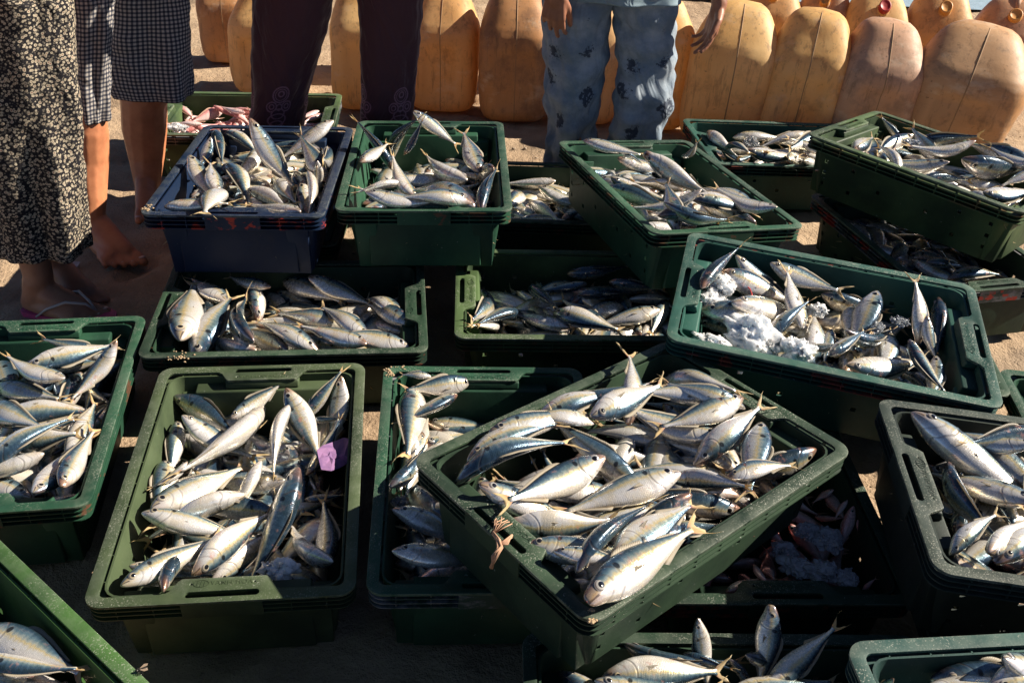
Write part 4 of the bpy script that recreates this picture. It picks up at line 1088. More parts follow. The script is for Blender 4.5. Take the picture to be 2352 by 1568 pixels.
# ================================================================== SMALL THINGS
def on_crate(key, px, py, zl): 
    fr = CRATES[key]; l = hit(fr.inverted(), fr, px, py, zl); return fr @ Vector((*l, zl))
t = NT('purple_paper'); co = objco(t); t.set(Base_Color=t.mix(t.step(t.noise(60, 4, .6, co), .4, .7), (.20, .10, .21), (.13, .065, .17)), Roughness=.85); PAPER = t.m
def paper(name, pts, mat, label, cat, crease=.004):
    bm = bmesh.new(); c = sum(pts, Vector()) / len(pts); vs = []
    rings = []
    for q in (1, .66, .33):
        rings.append([bm.verts.new(c + (p - c) * q + Vector((0, 0, crease * noise.noise(p * 40 + Vector((q * 7, 0, 0))) * 2))) for p in pts])
    n_ = len(pts)
    for a, b in zip(rings, rings[1:]):
        for k in range(n_): bm.faces.new((a[k], a[(k + 1) % n_], b[(k + 1) % n_], b[k]))
    bm.faces.new(rings[-1])
    o = obj(name, bm_mesh(bm, name, False), None, mat); s = o.modifiers.new('s', 'SOLIDIFY'); s.thickness = .0004; bake(o)
    o.material_slots[0].link = 'OBJECT'; o.material_slots[0].material = mat
    return tag(o, label, cat)
PP = [(728, 1035), (742, 1022), (765, 1012), (790, 1006), (803, 1010), (803, 1050), (798, 1062), (778, 1078), (760, 1082), (738, 1078), (732, 1055)]
paper('paper_scrap', [on_crate('A', x, y, -.020 + .010 * math.sin(x * .07) + .006 * math.sin(y * .11)) for x, y in PP], PAPER, 'torn purple paper scrap on the fish by the right wall of the olive crate', 'paper', .003)
t = NT('white_litter'); t.set(Base_Color=(.50, .47, .46), Roughness=.7); LIT = t.m
for k, (pts, lb) in enumerate((([(131, 586), (150, 584), (160, 592), (158, 600), (140, 601)], 'crumpled pale wrapper on the sand beside the bare foot'), ([(150, 610), (168, 598), (184, 602), (176, 613), (160, 623)], 'small grey plastic scrap on the sand between the feet'))):
    paper('litter', [at_z(x, y, .006 + .006 * (i % 2)) for i, (x, y) in enumerate(pts)], LIT, lb, 'litter', .004)
# twine tied through the handle of the angled crate
t = NT('twine'); t.set(Base_Color=t.mix(t.noise(300, 2), (.50, .30, .19), (.32, .18, .11)), Roughness=.9); TW = t.m
def twine():
    V = []; F = []
    r_ = random.Random(5)
    def strand(pts, rad=.0014):
        v, f = tube(pts, rad, 6); b = len(V); V.extend(v); F.extend([tuple(i + b for i in q) for q in f])
    base = on_crate('B', 1133, 1225, .004); up = Vector((0, 0, 1))
    for k in range(8):   # frayed end
        e = on_crate('B', 1130 + k * 7 + r_.uniform(-4, 4), 1186 + abs(k - 3) * 4, .006); mid = (base + e) / 2 + Vector((r_.uniform(-.006, .006), r_.uniform(-.006, .006), .008))
        strand([base, mid, e], .0009)
    for k in range(5):   # knot and ropes down the outside
        P_ = [(1133, 1225), (1142 + r_.uniform(-5, 5), 1240), (1150 + r_.uniform(-6, 6), 1258), (1137 + r_.uniform(-4, 4), 1280), (1130 + r_.uniform(-3, 3), 1305)]
        zz = [.005, .008, .006, -.004, -.03]
        strand([on_crate('B', x, y, z) + Vector((r_.uniform(-.002, .002), 0, .001 * k)) for (x, y), z in zip(P_, zz)], .0019)
    for k in range(4):
        strand([on_crate('B', 1145, 1250, .007), on_crate('B', 1160 + k * 2, 1240 + k * 3, .009), on_crate('B', 1174 + r_.uniform(-3, 3), 1230 + r_.uniform(-4, 4), .007)], .0016)
    o = obj('twine', mesh_from('twine', V, F), None, TW); tag(o, 'frayed brown twine knotted round the handle of the angled crate', 'twine')
twine()
t = NT('red_string'); t.set(Base_Color=(.45, .03, .03), Roughness=.6)
v, f = tube([on_crate('C', *Z(2, 1, x, y), -.02) for x, y in ((265, 290), (290, 330), (330, 350), (380, 370), (430, 390), (465, 425), (478, 460), (468, 490))], .0016, 6)
o = obj('red_string', mesh_from('red_string', v, f), None, t.m); tag(o, 'thin red string curling over the blue fish in the ice crate', 'string')
t = NT('fly_body'); t.set(Base_Color=(.03, .025, .02), Roughness=.35)
def fly():
    p = on_crate('Q', *Z(0, 2, 968, 1476), .004); e = empty('fly', Matrix.Translation(p) @ Matrix.Rotation(RAD(200), 4, 'Z')); tag(e, 'tiny fly on the rim of the grass green crate', 'fly')
    bm = bmesh.new()
    for x, r_, s in ((0, .0024, 1.3), (.0042, .0019, 1), (-.005, .0026, 1.7)):
        bmesh.ops.create_icosphere(bm, subdivisions=2, radius=r_, matrix=Matrix.Translation((x, 0, 0)) @ Matrix.Diagonal((s, 1, .9, 1)))
    obj('body', bm_mesh(bm, 'body', True), e, t.m)
    w_ = NT('fly_wing'); w_.set(Base_Color=(.35, .26, .18), Roughness=.3, Alpha=.8)
    for s in (1, -1):
        V = [(.001, s * .001, .002), (-.005, s * .006, .003), (-.010, s * .0055, .003), (-.009, s * .002, .003)]
        obj('wing', mesh_from('wing', V, [(0, 1, 2, 3)]), e, w_.m)
    for s in (1, -1):
        for x in (-.002, .001, .003):
            V, F = tube([(x, s * .001, 0), (x, s * .004, .0005), (x * 1.4, s * .006, -.004)], .0003, 4); obj('leg', mesh_from('leg', V, F), e, t.m)
fly()
# sand crusted on rims
t = NT('sand_crumbs'); t.set(Base_Color=t.mix(t.noise(200), (.42, .31, .19), (.28, .19, .11)), Roughness=.95); CR = t.m
def crumbs(key, pts, label):
    bm = bmesh.new(); r_ = random.Random(hash(key) % 99 if False else len(label))
    for px, py, n_, sp_ in pts:
        for _ in range(n_):
            q = on_crate(key, px + r_.gauss(0, sp_), py + r_.gauss(0, sp_ * .6), .001); s = r_.uniform(.0008, .0030)
            bmesh.ops.create_icosphere(bm, subdivisions=1, radius=s, matrix=Matrix.Translation(q) @ Matrix.Diagonal((1.2, 1, .7, 1)))
    o = obj('sand_crust', bm_mesh(bm, 'sand_crust', True), None, CR); tag(o, label, 'sand', kind='stuff')
crumbs('L', [(890, 850, 26, 5), (898, 860, 24, 4), (925, 842, 10, 6)], 'clods of sand on the far left corner of the crate under the angled one')
crumbs('D', [(335, 480, 30, 5), (342, 473, 14, 5)], 'grey sand clod on the near left corner of the navy crate')
crumbs('J', [(420, 817, 22, 12), (390, 818, 8, 8)], 'brown crumbs along the near rim of the crate under the navy one')
crumbs('B', [(1360, 1425, 14, 6), (1355, 1402, 8, 4)], 'sand crumbs at the near corner of the angled crate')
def pebbles():
    bm = bmesh.new(); r_ = random.Random(9)
    for _ in range(900):
        x, y = r_.uniform(-2.2, 2.2), r_.uniform(.3, 4.6); s = r_.choice((.002, .003, .003, .005, .007))
        bmesh.ops.create_icosphere(bm, subdivisions=1, radius=s * r_.uniform(.7, 1.3), matrix=Matrix.Translation((x, y, .000)) @ Matrix.Diagonal((r_.uniform(.7, 1.6), 1, .6, 1)))
    t_ = NT('pebble'); t_.set(Base_Color=t_.mix(t_.noise(40), (.10, .075, .055), (.42, .33, .24)), Roughness=.9)
    o = obj('sand_grit', bm_mesh(bm, 'sand_grit', True), None, t_.m); tag(o, 'loose grit and shell bits strewn over the sand', 'grit', kind='stuff')
pebbles()
# ================================================================== PEOPLE
def skin(name, c):
    t = NT(name); co = objco(t); a = t.noise(14, 5, .6, co); b = t.noise(120, 3, .6, co)
    t.set(Base_Color=t.mix(t.step(a, .35, .7), c, tuple(x * y for x, y in zip(c, (.72, .66, .64)))), Roughness=.48, Specular_IOR_Level=.4)
    t.put(t.b.inputs['Subsurface Weight'], .06); t.put(t.b.inputs['Subsurface Radius'], (.012, .005, .003)); t.put(t.b.inputs['Subsurface Scale'], .5)
    t.bump(t.math('ADD', b, t.noise(400, 2, .5, co)), .12, .001); return t.m
SK = [skin('skin_a', (.38, .19, .11)), skin('skin_b', (.52, .21, .10)), skin('skin_c', (.32, .14, .08))]
def rcone(bm, a, b, ra, rb, n_=12):
    """Tapered limb segment with round ends."""
    a, b = Vector(a), Vector(b); d = b - a; L = d.length; d = d / L if L > 1e-6 else Vector((0, 0, 1))
    u = d.cross(Vector((.3, .9, .2))).normalized(); v = d.cross(u); rings = []
    rows = [(-ra * math.cos(q), ra * math.sin(q)) for q in (.02, .5, 1.0)] + [(0, ra), (L, rb)] + [(L + rb * math.cos(q), rb * math.sin(q)) for q in (1.0, .5, .02)]
    for t_, r_ in rows: rings.append([bm.verts.new(a + d * t_ + u * (r_ * math.cos(2 * math.pi * k / n_)) + v * (r_ * math.sin(2 * math.pi * k / n_))) for k in range(n_)])
    for p, q in zip(rings, rings[1:]):
        for k in range(n_): bm.faces.new((p[k], p[(k + 1) % n_], q[(k + 1) % n_], q[k]))
    bm.faces.new(list(reversed(rings[0]))); bm.faces.new(rings[-1])
def chain(bm, pts):
    for (p, r0), (q, r1) in zip(pts, pts[1:]): rcone(bm, p, q, r0, r1)
def foot(bm, ankle, d, side, s=1.0):
    """ankle: point over the heel; d: toe direction; side: direction of the big toe."""
    d = Vector(d).normalized(); sd = Vector(side); sd = (sd - d * sd.dot(d)).normalized(); g = Vector((ankle[0], ankle[1], 0)); A = Vector(ankle)
    P = lambda f, l, z: g + d * (f * s) + sd * (l * s) + Vector((0, 0, z * s))
    chain(bm, [(A, .036 * s), (P(-.015, 0, .055), .036 * s), (P(-.035, 0, .030), .030 * s)])
    chain(bm, [(P(.01, .004, .070), .033 * s), (P(.06, .010, .048), .030 * s), (P(.115, .018, .026), .025 * s)])
    chain(bm, [(P(-.03, -.004, .028), .027 * s), (P(.04, -.018, .024), .024 * s), (P(.105, -.024, .020), .020 * s)])
    chain(bm, [(P(.02, .0, .06), .032 * s), (P(.10, -.004, .028), .024 * s)])
    for k, (l, ln, r_) in enumerate(((.030, .060, .0140), (.0085, .060, .0098), (-.0095, .053, .0092), (-.0265, .046, .0088), (-.042, .038, .0090))):
        b = P(.110 - .006 * k, l * .95, .020); m_ = P(.110 - .006 * k + ln * .55, l * 1.06 + .002, .019); e = P(.110 - .006 * k + ln, l * 1.12 + .002, .0105)
        chain(bm, [(b, r_ * s * 1.05), (m_, r_ * s), (e, r_ * s * .92)])
    return [P(.110 - .006 * k + ln, l * 1.12 + .002, .0105 + r_) for k, (l, ln, r_) in enumerate(((.030, .060, .0140), (.0085, .060, .0098), (-.0095, .053, .0092), (-.0265, .046, .0088), (-.042, .038, .0090)))], d
def hand(bm, wrist, d, palm, thumb_side, curl, s=1.0, thumb_out=.9):
    """d: wrist to knuckles; palm: palm normal; thumb_side: towards the thumb; curl: bend per joint in degrees, one per finger."""
    d = Vector(d).normalized(); n_ = Vector(palm); n_ = (n_ - d * n_.dot(d)).normalized(); t_ = Vector(thumb_side); t_ = (t_ - d * t_.dot(d) - n_ * t_.dot(n_)).normalized(); W = Vector(wrist)
    chain(bm, [(W, .025 * s), (W + d * .03 * s, .024 * s)])
    tips = []
    for k, (l, ln, r_) in enumerate(((.030, .072, .0088), (.010, .080, .0090), (-.010, .074, .0086), (-.029, .058, .0076))):
        kn = W + d * (.088 - .005 * abs(k - 1)) * s + t_ * (l * s)
        chain(bm, [(W + d * .018 * s + t_ * (l * .65 * s), .0145 * s), (kn, .0115 * s)])
        p = kn; a = 0; q = p
        for j, f_ in enumerate((.45, .32, .23)):
            a += RAD(curl[k]); dv = (d * math.cos(a) + n_ * math.sin(a) + t_ * (.10 * (1.2 - k * .8))).normalized(); q = p + dv * (ln * f_ * s); chain(bm, [(p, r_ * (1 - .08 * j) * s), (q, r_ * (.93 - .08 * j) * s)]); p = q
        tips.append((p, dv))
    b = W + d * .022 * s + t_ * (.020 * s); k1 = b + (d * .55 + t_ * thumb_out + n_ * .35).normalized() * .042 * s; k2 = k1 + (d * .85 + t_ * thumb_out * .45 + n_ * .35).normalized() * .032 * s; k3 = k2 + (d * .95 + t_ * .15 + n_ * .3).normalized() * .026 * s
    chain(bm, [(b, .0165 * s), (k1, .0125 * s), (k2, .0105 * s), (k3, .0085 * s)]); tips.append((k3, (k3 - k2).normalized()))
    return tips
def inner(bm, rows, end, r1):
    """The leg itself, well inside its cloth."""
    P_ = [(Vector(c), min(a, b) * .72) for c, a, b in rows[:-1]]
    if end is not None: P_.append((Vector(end), r1))
    chain(bm, P_)
def upper(bm, hip, sh, headc, hw, shw):
    """Torso, neck and head, above the picture's edge."""
    hip, sh, headc = Vector(hip), Vector(sh), Vector(headc)
    for s in (1, -1):
        chain(bm, [(hip + Vector((s * hw * .5, 0, 0)), .105), (hip + Vector((s * hw * .4, -.01, .16)), .092), (sh + Vector((s * shw * .45, 0, -.12)), .098), (sh + Vector((s * shw * .55, 0, -.02)), .06)])
    chain(bm, [(sh + Vector((0, 0, -.02)), .062), (headc + Vector((0, .01, -.10)), .05)])
    chain(bm, [(headc + Vector((0, 0, .035)), .082), (headc + Vector((0, -.012, -.035)), .068), (headc + Vector((0, -.035, -.075)), .042)])
    chain(bm, [(headc + Vector((0, -.080, .01)), .010), (headc + Vector((0, -.096, -.018)), .013)])
    for s in (1, -1):
        chain(bm, [(headc + Vector((s * .083, .01, .012)), .014), (headc + Vector((s * .083, .012, -.018)), .010)])
        chain(bm, [(headc + Vector((s * .030, -.075, .012)), .012), (headc + Vector((s * .034, -.072, .012)), .012)])
    chain(bm, [(headc + Vector((-.02, -.082, -.05)), .008), (headc + Vector((.02, -.082, -.05)), .008)])
def hair(parent, headc, mat):
    bm = bmesh.new(); bmesh.ops.create_icosphere(bm, subdivisions=4, radius=.098, matrix=Matrix.Translation(Vector(headc) + Vector((0, .012, .04))) @ Matrix.Diagonal((.95, 1.0, .98, 1)))
    bmesh.ops.delete(bm, geom=[v for v in bm.verts if v.co.z < headc[2] - .03 or (v.co.y < headc[1] - .055 and v.co.z < headc[2] + .075)], context='VERTS')
    for v in bm.verts: v.co += Vector((1, 1, 1)) * (.004 * noise.noise(v.co * 60))
    return obj('hair', bm_mesh(bm, 'hair', True), parent, mat)
HAIR = NT('black_hair'); HAIR.set(Base_Color=(.012, .010, .009), Roughness=.45); HAIR = HAIR.m
def fuse(bm, name, parent, mat, voxel=.006, it=4):
    """One continuous skin over all the limb segments."""
    o = obj(name, bm_mesh(bm, name, True), None)
    r_ = o.modifiers.new('r', 'REMESH'); r_.mode = 'VOXEL'; r_.voxel_size = voxel; r_.use_smooth_shade = True
    s_ = o.modifiers.new('s', 'SMOOTH'); s_.factor = .5; s_.iterations = it
    bake(o); o.data.polygons.foreach_set('use_smooth', [True] * len(o.data.polygons)); o.data.materials.clear(); o.data.materials.append(mat); o.parent = parent
    return o
def sleeve(name, rows, parent, mat, seg=64, folds=(), thick=.0016, wav=None, cap=False):
    """Cloth tube through rows of (centre, half width, half depth); UV in metres. folds: (count, depth, phase, from, to)."""
    V = []; UVc = []; F = []
    R_ = []
    P = [(Vector(c), a, b) for c, a, b in rows]
    tt = [0]
    for p, q in zip(P, P[1:]): tt.append(tt[-1] + (p[0] - q[0]).length)
    n_ = max(24, int(tt[-1] / .008)); ts = np.linspace(0, tt[-1], n_)
    arr = np.array([[*c, a, b] for c, a, b in P]); 
    def smooth(col):
        v_ = np.interp(ts, tt, col); k = max(1, n_ // 14); pad = np.concatenate([np.full(k, v_[0]), v_, np.full(k, v_[-1])]); return np.convolve(pad, np.ones(2 * k + 1) / (2 * k + 1), 'valid')
    cols = [smooth(arr[:, i]) for i in range(5)]
    # keep end rows where they were asked for
    for i in range(n_):
        cx, cy, cz, a, b = [c[i] for c in cols]; q = i / (n_ - 1)
        for k in range(seg):
            th = 2 * math.pi * k / seg; dr = 0
            for cnt, dep, ph, f0, f1 in folds:
                wgt = min(1, max(0, (q - f0) / max(f1 - f0, 1e-3))) if f1 > f0 else 1
                dr += dep * wgt * math.cos(cnt * th + ph + 1.5 * math.sin(q * 4 + cnt))
            nz = noise.noise(Vector((math.cos(th) * 2.2, math.sin(th) * 2.2, q * 6 + len(name)))) * .008 + noise.noise(Vector((math.cos(th) * 4, math.sin(th) * 4, q * 22))) * .004
            if wav: nz += wav(q, th)
            x = (a + dr + nz) * math.cos(th); y = (b + dr + nz) * math.sin(th)
            V.append((cx + x, cy + y, cz)); UVc.append((th * (arr[:, 3].mean() + arr[:, 4].mean()) / 2, ts[i]))
    for i in range(n_ - 1):
        for k in range(seg): k2 = (k + 1) % seg; F.append((i * seg + k, (i + 1) * seg + k, (i + 1) * seg + k2, i * seg + k2))
    me = mesh_from(name, V, F, True, [mat]); uv = me.uv_layers.new(name='UVMap'); w_ = (arr[:, 3].mean() + arr[:, 4].mean()) / 2 * 2 * math.pi
    buf = []
    for poly in me.polygons:
        us = [UVc[i] for i in poly.vertices]; mx = max(u for u, _ in us)
        for u, v in us: buf += [u + (w_ if mx - u > w_ / 2 else 0), v]
    uv.data.foreach_set('uv', buf)
    o = obj(name, me, parent); s_ = o.modifiers.new('s', 'SOLIDIFY'); s_.thickness = thick; s_.offset = -1; bake(o); return o
def R(xl, xr, y, Y, ratio=.9, dy=0):
    a, b = at_y(xl, y, Y), at_y(xr, y, Y); c = (a + b) / 2; c.y += dy; h = (b - a).length / 2; return (c, h, h * ratio)
def cloth_bump(t, uv, sc=900):
    cr = t.noise(5, 3, .5, vec_mul(t, uv, (1.6, .7, 1)), 1.2); fold = t.math('ABSOLUTE', t.math('SUBTRACT', cr, .5))
    t.bump(t.math('ADD', t.math('MULTIPLY', t.noise(sc, 2, .5, uv), .05), t.math('ADD', t.math('MULTIPLY', t.noise(22, 4, .6, uv), .12), t.math('MULTIPLY', t.step(fold, 0, .10), .5))), .55, .012)
# --- fabrics
def floral_skirt():
    t = NT('floral_fabric'); uv = uvco(t)
    wob = vec_add(t, uv, t.n('VectorMath', {0: t.n('TexNoise', {'Scale': 60.0, 'Vector': uv}).outputs[1], 'Scale': .006}, operation='SCALE').outputs[0])
    vo = t.vor(112, wob, rand=.85); d = vo.outputs['Distance']
    v2 = t.vor(165, wob, rand=1.0); d2 = v2.outputs['Distance']
    bits = t.math('SUBTRACT', 1.0, t.step(d2, .30, .42))
    petal = t.math('MULTIPLY', t.step(d, .14, .19), t.math('SUBTRACT', 1.0, t.step(d, .36, .43)))
    cen = t.math('SUBTRACT', 1.0, t.step(d, .10, .15))
    col = t.mix(t.math('MULTIPLY', bits, .4), (.014, .013, .016), (.30, .26, .20))
    col = t.mix(petal, col, (.42, .355, .26)); col = t.mix(cen, col, (.34, .13, .10))
    t.set(Base_Color=col, Roughness=.85, Specular_IOR_Level=.2); cloth_bump(t, uv)
    tr = t.n('BsdfTranslucent', {0: col}); mx = t.n('MixShader', {0: .12, 1: t.b.outputs[0], 2: tr.outputs[0]}); t.t.links.new(mx.outputs[0], t.out.inputs[0]); return t.m
def check_fabric():
    t = NT('checked_fabric'); uv = uvco(t); s = t.n('SeparateXYZ', {0: uv}); P_ = .0125
    def band(c): f = t.math('FRACT', t.math('DIVIDE', c, P_)); return t.math('MULTIPLY', t.step(f, .03, .12), t.math('SUBTRACT', 1.0, t.step(f, .50, .60)))
    a, b = band(s.outputs[0]), band(s.outputs[1]); k = t.math('MULTIPLY', t.math('ADD', a, b), .5)
    col = t.ramp(k, [(0, (.40, .36, .32)), (.5, (.10, .10, .115)), (1, (.022, .024, .036))])
    t.set(Base_Color=col, Roughness=.85, Specular_IOR_Level=.2); cloth_bump(t, uv); return t.m
def maroon_fabric():
    t = NT('maroon_fabric'); uv = uvco(t); s = t.n('SeparateXYZ', {0: uv}); u, v = s.outputs[0], s.outputs[1]
    # printed scroll medallions standing on the hem
    P_ = .155; fu = t.math('SUBTRACT', t.math('FRACT', t.math('ADD', t.math('DIVIDE', u, P_), .30)), .5); x = t.math('ABSOLUTE', t.math('MULTIPLY', fu, P_))
    hem = t.n('Attribute', attribute_name='hem').outputs['Fac']                    # metres above the hem
    def ring(cx, cy, r0, wd=.0022, sc=1.0):
        dx = t.math('MULTIPLY', t.math('SUBTRACT', x, cx), sc); dy = t.math('SUBTRACT', hem, cy); d = t.math('SQRT', t.math('ADD', t.math('MULTIPLY', dx, dx), t.math('MULTIPLY', dy, dy)))
        return t.math('SUBTRACT', 1.0, t.step(t.math('ABSOLUTE', t.math('SUBTRACT', d, r0)), wd * .6, wd * 1.5))
    parts = [ring(0, .125, .026), ring(0, .125, .019, .0012), ring(0, .128, .009), ring(.027, .085, .0165), ring(.027, .085, .008), ring(0, .083, .010), ring(0, .06, .017, .0018, .7), ring(0, .04, .020, .0018, .6), ring(0, .024, .012, .002, .5)]
    m_ = parts[0]
    for p in parts[1:]: m_ = t.math('MAXIMUM', m_, p)
    m_ = t.math('MULTIPLY', m_, t.math('ADD', .35, t.math('MULTIPLY', t.step(t.noise(500, 2, .5, uv), .4, .55), .65)))
    col = t.mix(t.noise(7, 4, .6, uv), (.042, .014, .020), (.062, .022, .030))
    col = t.mix(t.math('MULTIPLY', m_, .8), col, (.30, .15, .20))
    t.set(Base_Color=col, Roughness=.75, Specular_IOR_Level=.25); t.put(t.b.inputs['Sheen Weight'], .15); cloth_bump(t, uv); return t.m
def jeans_fabric():
    t = NT('printed_denim'); uv = uvco(t)
    base = t.mix(t.step(t.noise(9, 5, .65, uv), .35, .7), (.12, .165, .215), (.32, .36, .40)); base = t.mix(t.math('MULTIPLY', t.noise(1300, 1, .5, uv), .35), base, (.26, .29, .31))
    vo = t.vor(8.5, uv, rand=.55); d = vo.outputs['Distance']; rnd = t.n('SeparateColor', {0: vo.outputs['Color']}).outputs[0]
    cl = t.math('SUBTRACT', 1.0, t.step(t.math('ADD', d, t.math('MULTIPLY', t.math('SUBTRACT', t.noise(38, 4, .65, uv), .5), .60)), .25, .30))
    cl = t.math('MULTIPLY', cl, t.step(rnd, .10, .14))
    sm = t.vor(75, uv, rand=.9); ds = sm.outputs['Distance']; pet = t.math('MULTIPLY', t.step(ds, .16, .22), t.math('SUBTRACT', 1.0, t.step(ds, .40, .48)))
    leaf = t.step(t.noise(95, 3, .6, uv), .50, .55)
    prnt = t.mix(leaf, (.020, .026, .045), t.mix(pet, (.028, .036, .055), (.20, .23, .26)))
    col = t.mix(t.math('MULTIPLY', cl, .88), base, prnt)
    t.set(Base_Color=col, Roughness=.85, Specular_IOR_Level=.2); cloth_bump(t, uv, 1400); return t.m
def plain(name, c, sc=.8):
    t = NT(name); uv = uvco(t); t.set(Base_Color=t.mix(t.noise(12, 5, .6, uv), c, tuple(x * .7 for x in c)), Roughness=sc); cloth_bump(t, uv); return t.m
def hem_attr(o, z0):
    me = o.data; at = me.attributes.new('hem', 'FLOAT', 'POINT'); at.data.foreach_set('value', [v.co.z - z0 for v in me.vertices])
def person(label):
    e = empty('person'); tag(e, label, 'person'); return e
FOOT = NT('toenail'); FOOT.set(Base_Color=(.50, .34, .27), Roughness=.35); NAIL = FOOT.m
def nails(tips, d, parent, s=1.0):
    for k, p in enumerate(tips):
        bm = bmesh.new(); r_ = (.0085, .005, .0048, .0045, .0045)[k] * s
        bmesh.ops.create_icosphere(bm, subdivisions=2, radius=r_, matrix=Matrix.Translation(p - d * .006 * s + Vector((0, 0, -.0012))) @ Matrix.Diagonal((1, 1, .28, 1))); obj('toenail', bm_mesh(bm, 'toenail', True), parent, NAIL)

# --- woman in the long flowered skirt, one sandalled foot showing
e = person('person in a long dark skirt with small cream flowers and a pink sandal, left edge')
g = at_z(92, 716, 0); yb = g.y
bm = bmesh.new()
ank = at_y(90, 640, yb + .005)
chain(bm, [(ank + Vector((-.01, .03, .26)), .052), (ank + Vector((-.005, .015, .10)), .044), (ank, .0385)])
tips, fd = foot(bm, (ank.x - .005, yb, ank.z), (1, -.22, 0), (0, 1, 0), 1.02)
o_ank = Vector((ank.x - .015, yb + .135, .09)); chain(bm, [(o_ank + Vector((-.02, -.02, .30)), .050), (o_ank, .036)]); foot(bm, o_ank, (.8, -.6, 0), (.6, .8, 0), 1.0)
hipc = Vector((ank.x - .055, yb + .08, .80))
chain(bm, [(ank + Vector((-.01, .03, .26)), .050), (hipc + Vector((.04, -.01, 0)), .075)]); chain(bm, [(o_ank + Vector((-.02, -.02, .3)), .050), (hipc + Vector((-.05, .01, 0)), .075)])
upper(bm, hipc, hipc + Vector((0, 0, .46)), hipc + Vector((0, -.02, .66)), .14, .30)
shp = hipc + Vector((0, 0, .44))
for s, tgt in ((1, Vector((.16, -.10, -.28))), (-1, Vector((-.18, .05, -.45)))):
    el = shp + Vector((s * .20, .02, -.24)); wr = shp + Vector((s * .10, -.20, -.16)); chain(bm, [(shp + Vector((s * .16, 0, -.02)), .046), (el, .036), (wr, .026)]); hand(bm, wr, (0, -.4, -1), (-s, 0, 0), (0, -1, 0), (18, 20, 22, 24))
bd = fuse(bm, 'body', e, SK[0], .006); nails(tips, fd, bd)
hair(e, hipc + Vector((0, -.02, .66)), HAIR)
sk = floral_skirt()
rows = [(hipc + Vector((0, 0, .06)), .17, .13), R(-75, 158, -40, yb + .08, .8), R(-70, 163, 60, yb + .07, .8), R(-60, 172, 180, yb + .06, .8), R(-42, 186, 320, yb + .05, .8), R(-18, 194, 440, yb + .045, .8), R(2, 201, 530, yb + .04, .82), R(10, 204, 578, yb + .04, .82)]
sleeve('skirt', rows, e, sk, 110, ((7, .010, .4, .1, .9), (11, .006, 2.0, .3, 1.0), (4, .012, 1.0, .0, .8)))
sleeve('blouse', [(shp + Vector((0, 0, .02)), .14, .10), (shp + Vector((0, 0, -.10)), .20, .14), (shp + Vector((0, 0, -.3)), .18, .14), (hipc + Vector((0, 0, .02)), .185, .15)], e, plain('blouse_cloth', (.30, .12, .12)), 48, ((6, .006, 0, 0, 1),))
def sandal(parent, heel, d, side):
    sm_ = NT('pink_rubber'); sm_.set(Base_Color=(.42, .045, .14), Roughness=.55); st = NT('white_strap'); st.set(Base_Color=(.42, .39, .36), Roughness=.35)
    d = Vector(d).normalized(); sd = Vector(side); V = []; F = []; pr = [(-.055, .030), (-.04, .040), (.0, .041), (.06, .041), (.12, .051), (.17, .050), (.20, .038), (.212, .018)]
    for z in (.001, .016):
        for f_, w_ in pr: V.append(heel + d * f_ + sd * w_ + Vector((0, 0, z)))
        for f_, w_ in reversed(pr): V.append(heel + d * f_ - sd * w_ + Vector((0, 0, z)))
    n_ = len(pr) * 2
    for k in range(n_): F.append((k, (k + 1) % n_, n_ + (k + 1) % n_, n_ + k))
    F.append(tuple(range(n_, 2 * n_))); F.append(tuple(reversed(range(n_)))); V = [(v.x, v.y, v.z - heel.z) for v in V]
    so_ = obj('sandal', mesh_from('sandal', V, F, False), parent, sm_.m)
    for s in (1, -1):
        P_ = [heel + d * .005 + sd * (s * .043), heel + d * .05 + sd * (s * .046) + Vector((0, 0, .035)), heel + d * .10 + sd * (s * .030) + Vector((0, 0, .056)), heel + d * .145 + sd * (s * .008) + Vector((0, 0, .046)), heel + d * .165 + sd * .004 + Vector((0, 0, .020))]
        P_ = [Vector((p.x, p.y, p.z - heel.z + .012)) for p in P_]
        V2, F2 = tube(P_, [.003, .0036, .004, .0036, .0025], 8); obj('strap', mesh_from('strap', V2, F2), so_, st.m)
sandal(e, Vector((ank.x - .005, yb, 0)), (1, -.22, 0), (.22, 1, 0))

# --- bare-legged person in checked knee shorts
e = person('barefoot person in dark checked knee length shorts beside the navy crate')
bm = bmesh.new()
fa = at_z(222, 585, 0); ya = fa.y + .02
fb = at_z(338, 462, 0); yc = fb.y
ka = at_y(205, 300, ya + .10); kb = at_y(330, 225, yc + .05)
aa = at_y(213, 520, ya + .02); ab = at_y(338, 425, yc + .01)
chain(bm, [(ka, .056), (at_y(208, 370, ya + .09), .054), (at_y(213, 450, ya + .05), .042), (aa, .034)])
fdir = at_z(300, 622, 0) - at_z(206, 552, 0)
tips, fd = foot(bm, (aa.x + .005, ya + .03, aa.z), (fdir.x, fdir.y, 0), (-fdir.y, fdir.x, 0), 1.16)
chain(bm, [(kb, .074), (at_y(332, 300, yc + .055), .073), (at_y(336, 360, yc + .045), .060), (ab, .043)])
t2, d2 = foot(bm, (ab.x, yc + .01, ab.z), (.35, -.93, 0), (-.93, -.35, 0), 1.05)
hipc = Vector(((ka.x + kb.x) / 2 - .01, (ya + yc) / 2 + .12, .84))
sh_l = [(hipc + Vector((-.07, -.02, .02)), .13, .13), R(158, 262, -30, ya + .14, .95), R(164, 258, 60, ya + .13, .95), R(168, 252, 150, ya + .12, 1.0), R(176, 250, 230, ya + .11, 1.05), R(184, 249, 282, ya + .10, 1.1)]
sh_r = [(hipc + Vector((.07, .02, .02)), .13, .13), R(252, 430, -40, yc + .06, .75), R(248, 436, 40, yc + .06, .75), R(246, 441, 120, yc + .055, .75), R(256, 444, 190, yc + .05, .72), R(270, 444, 222, yc + .045, .70)]
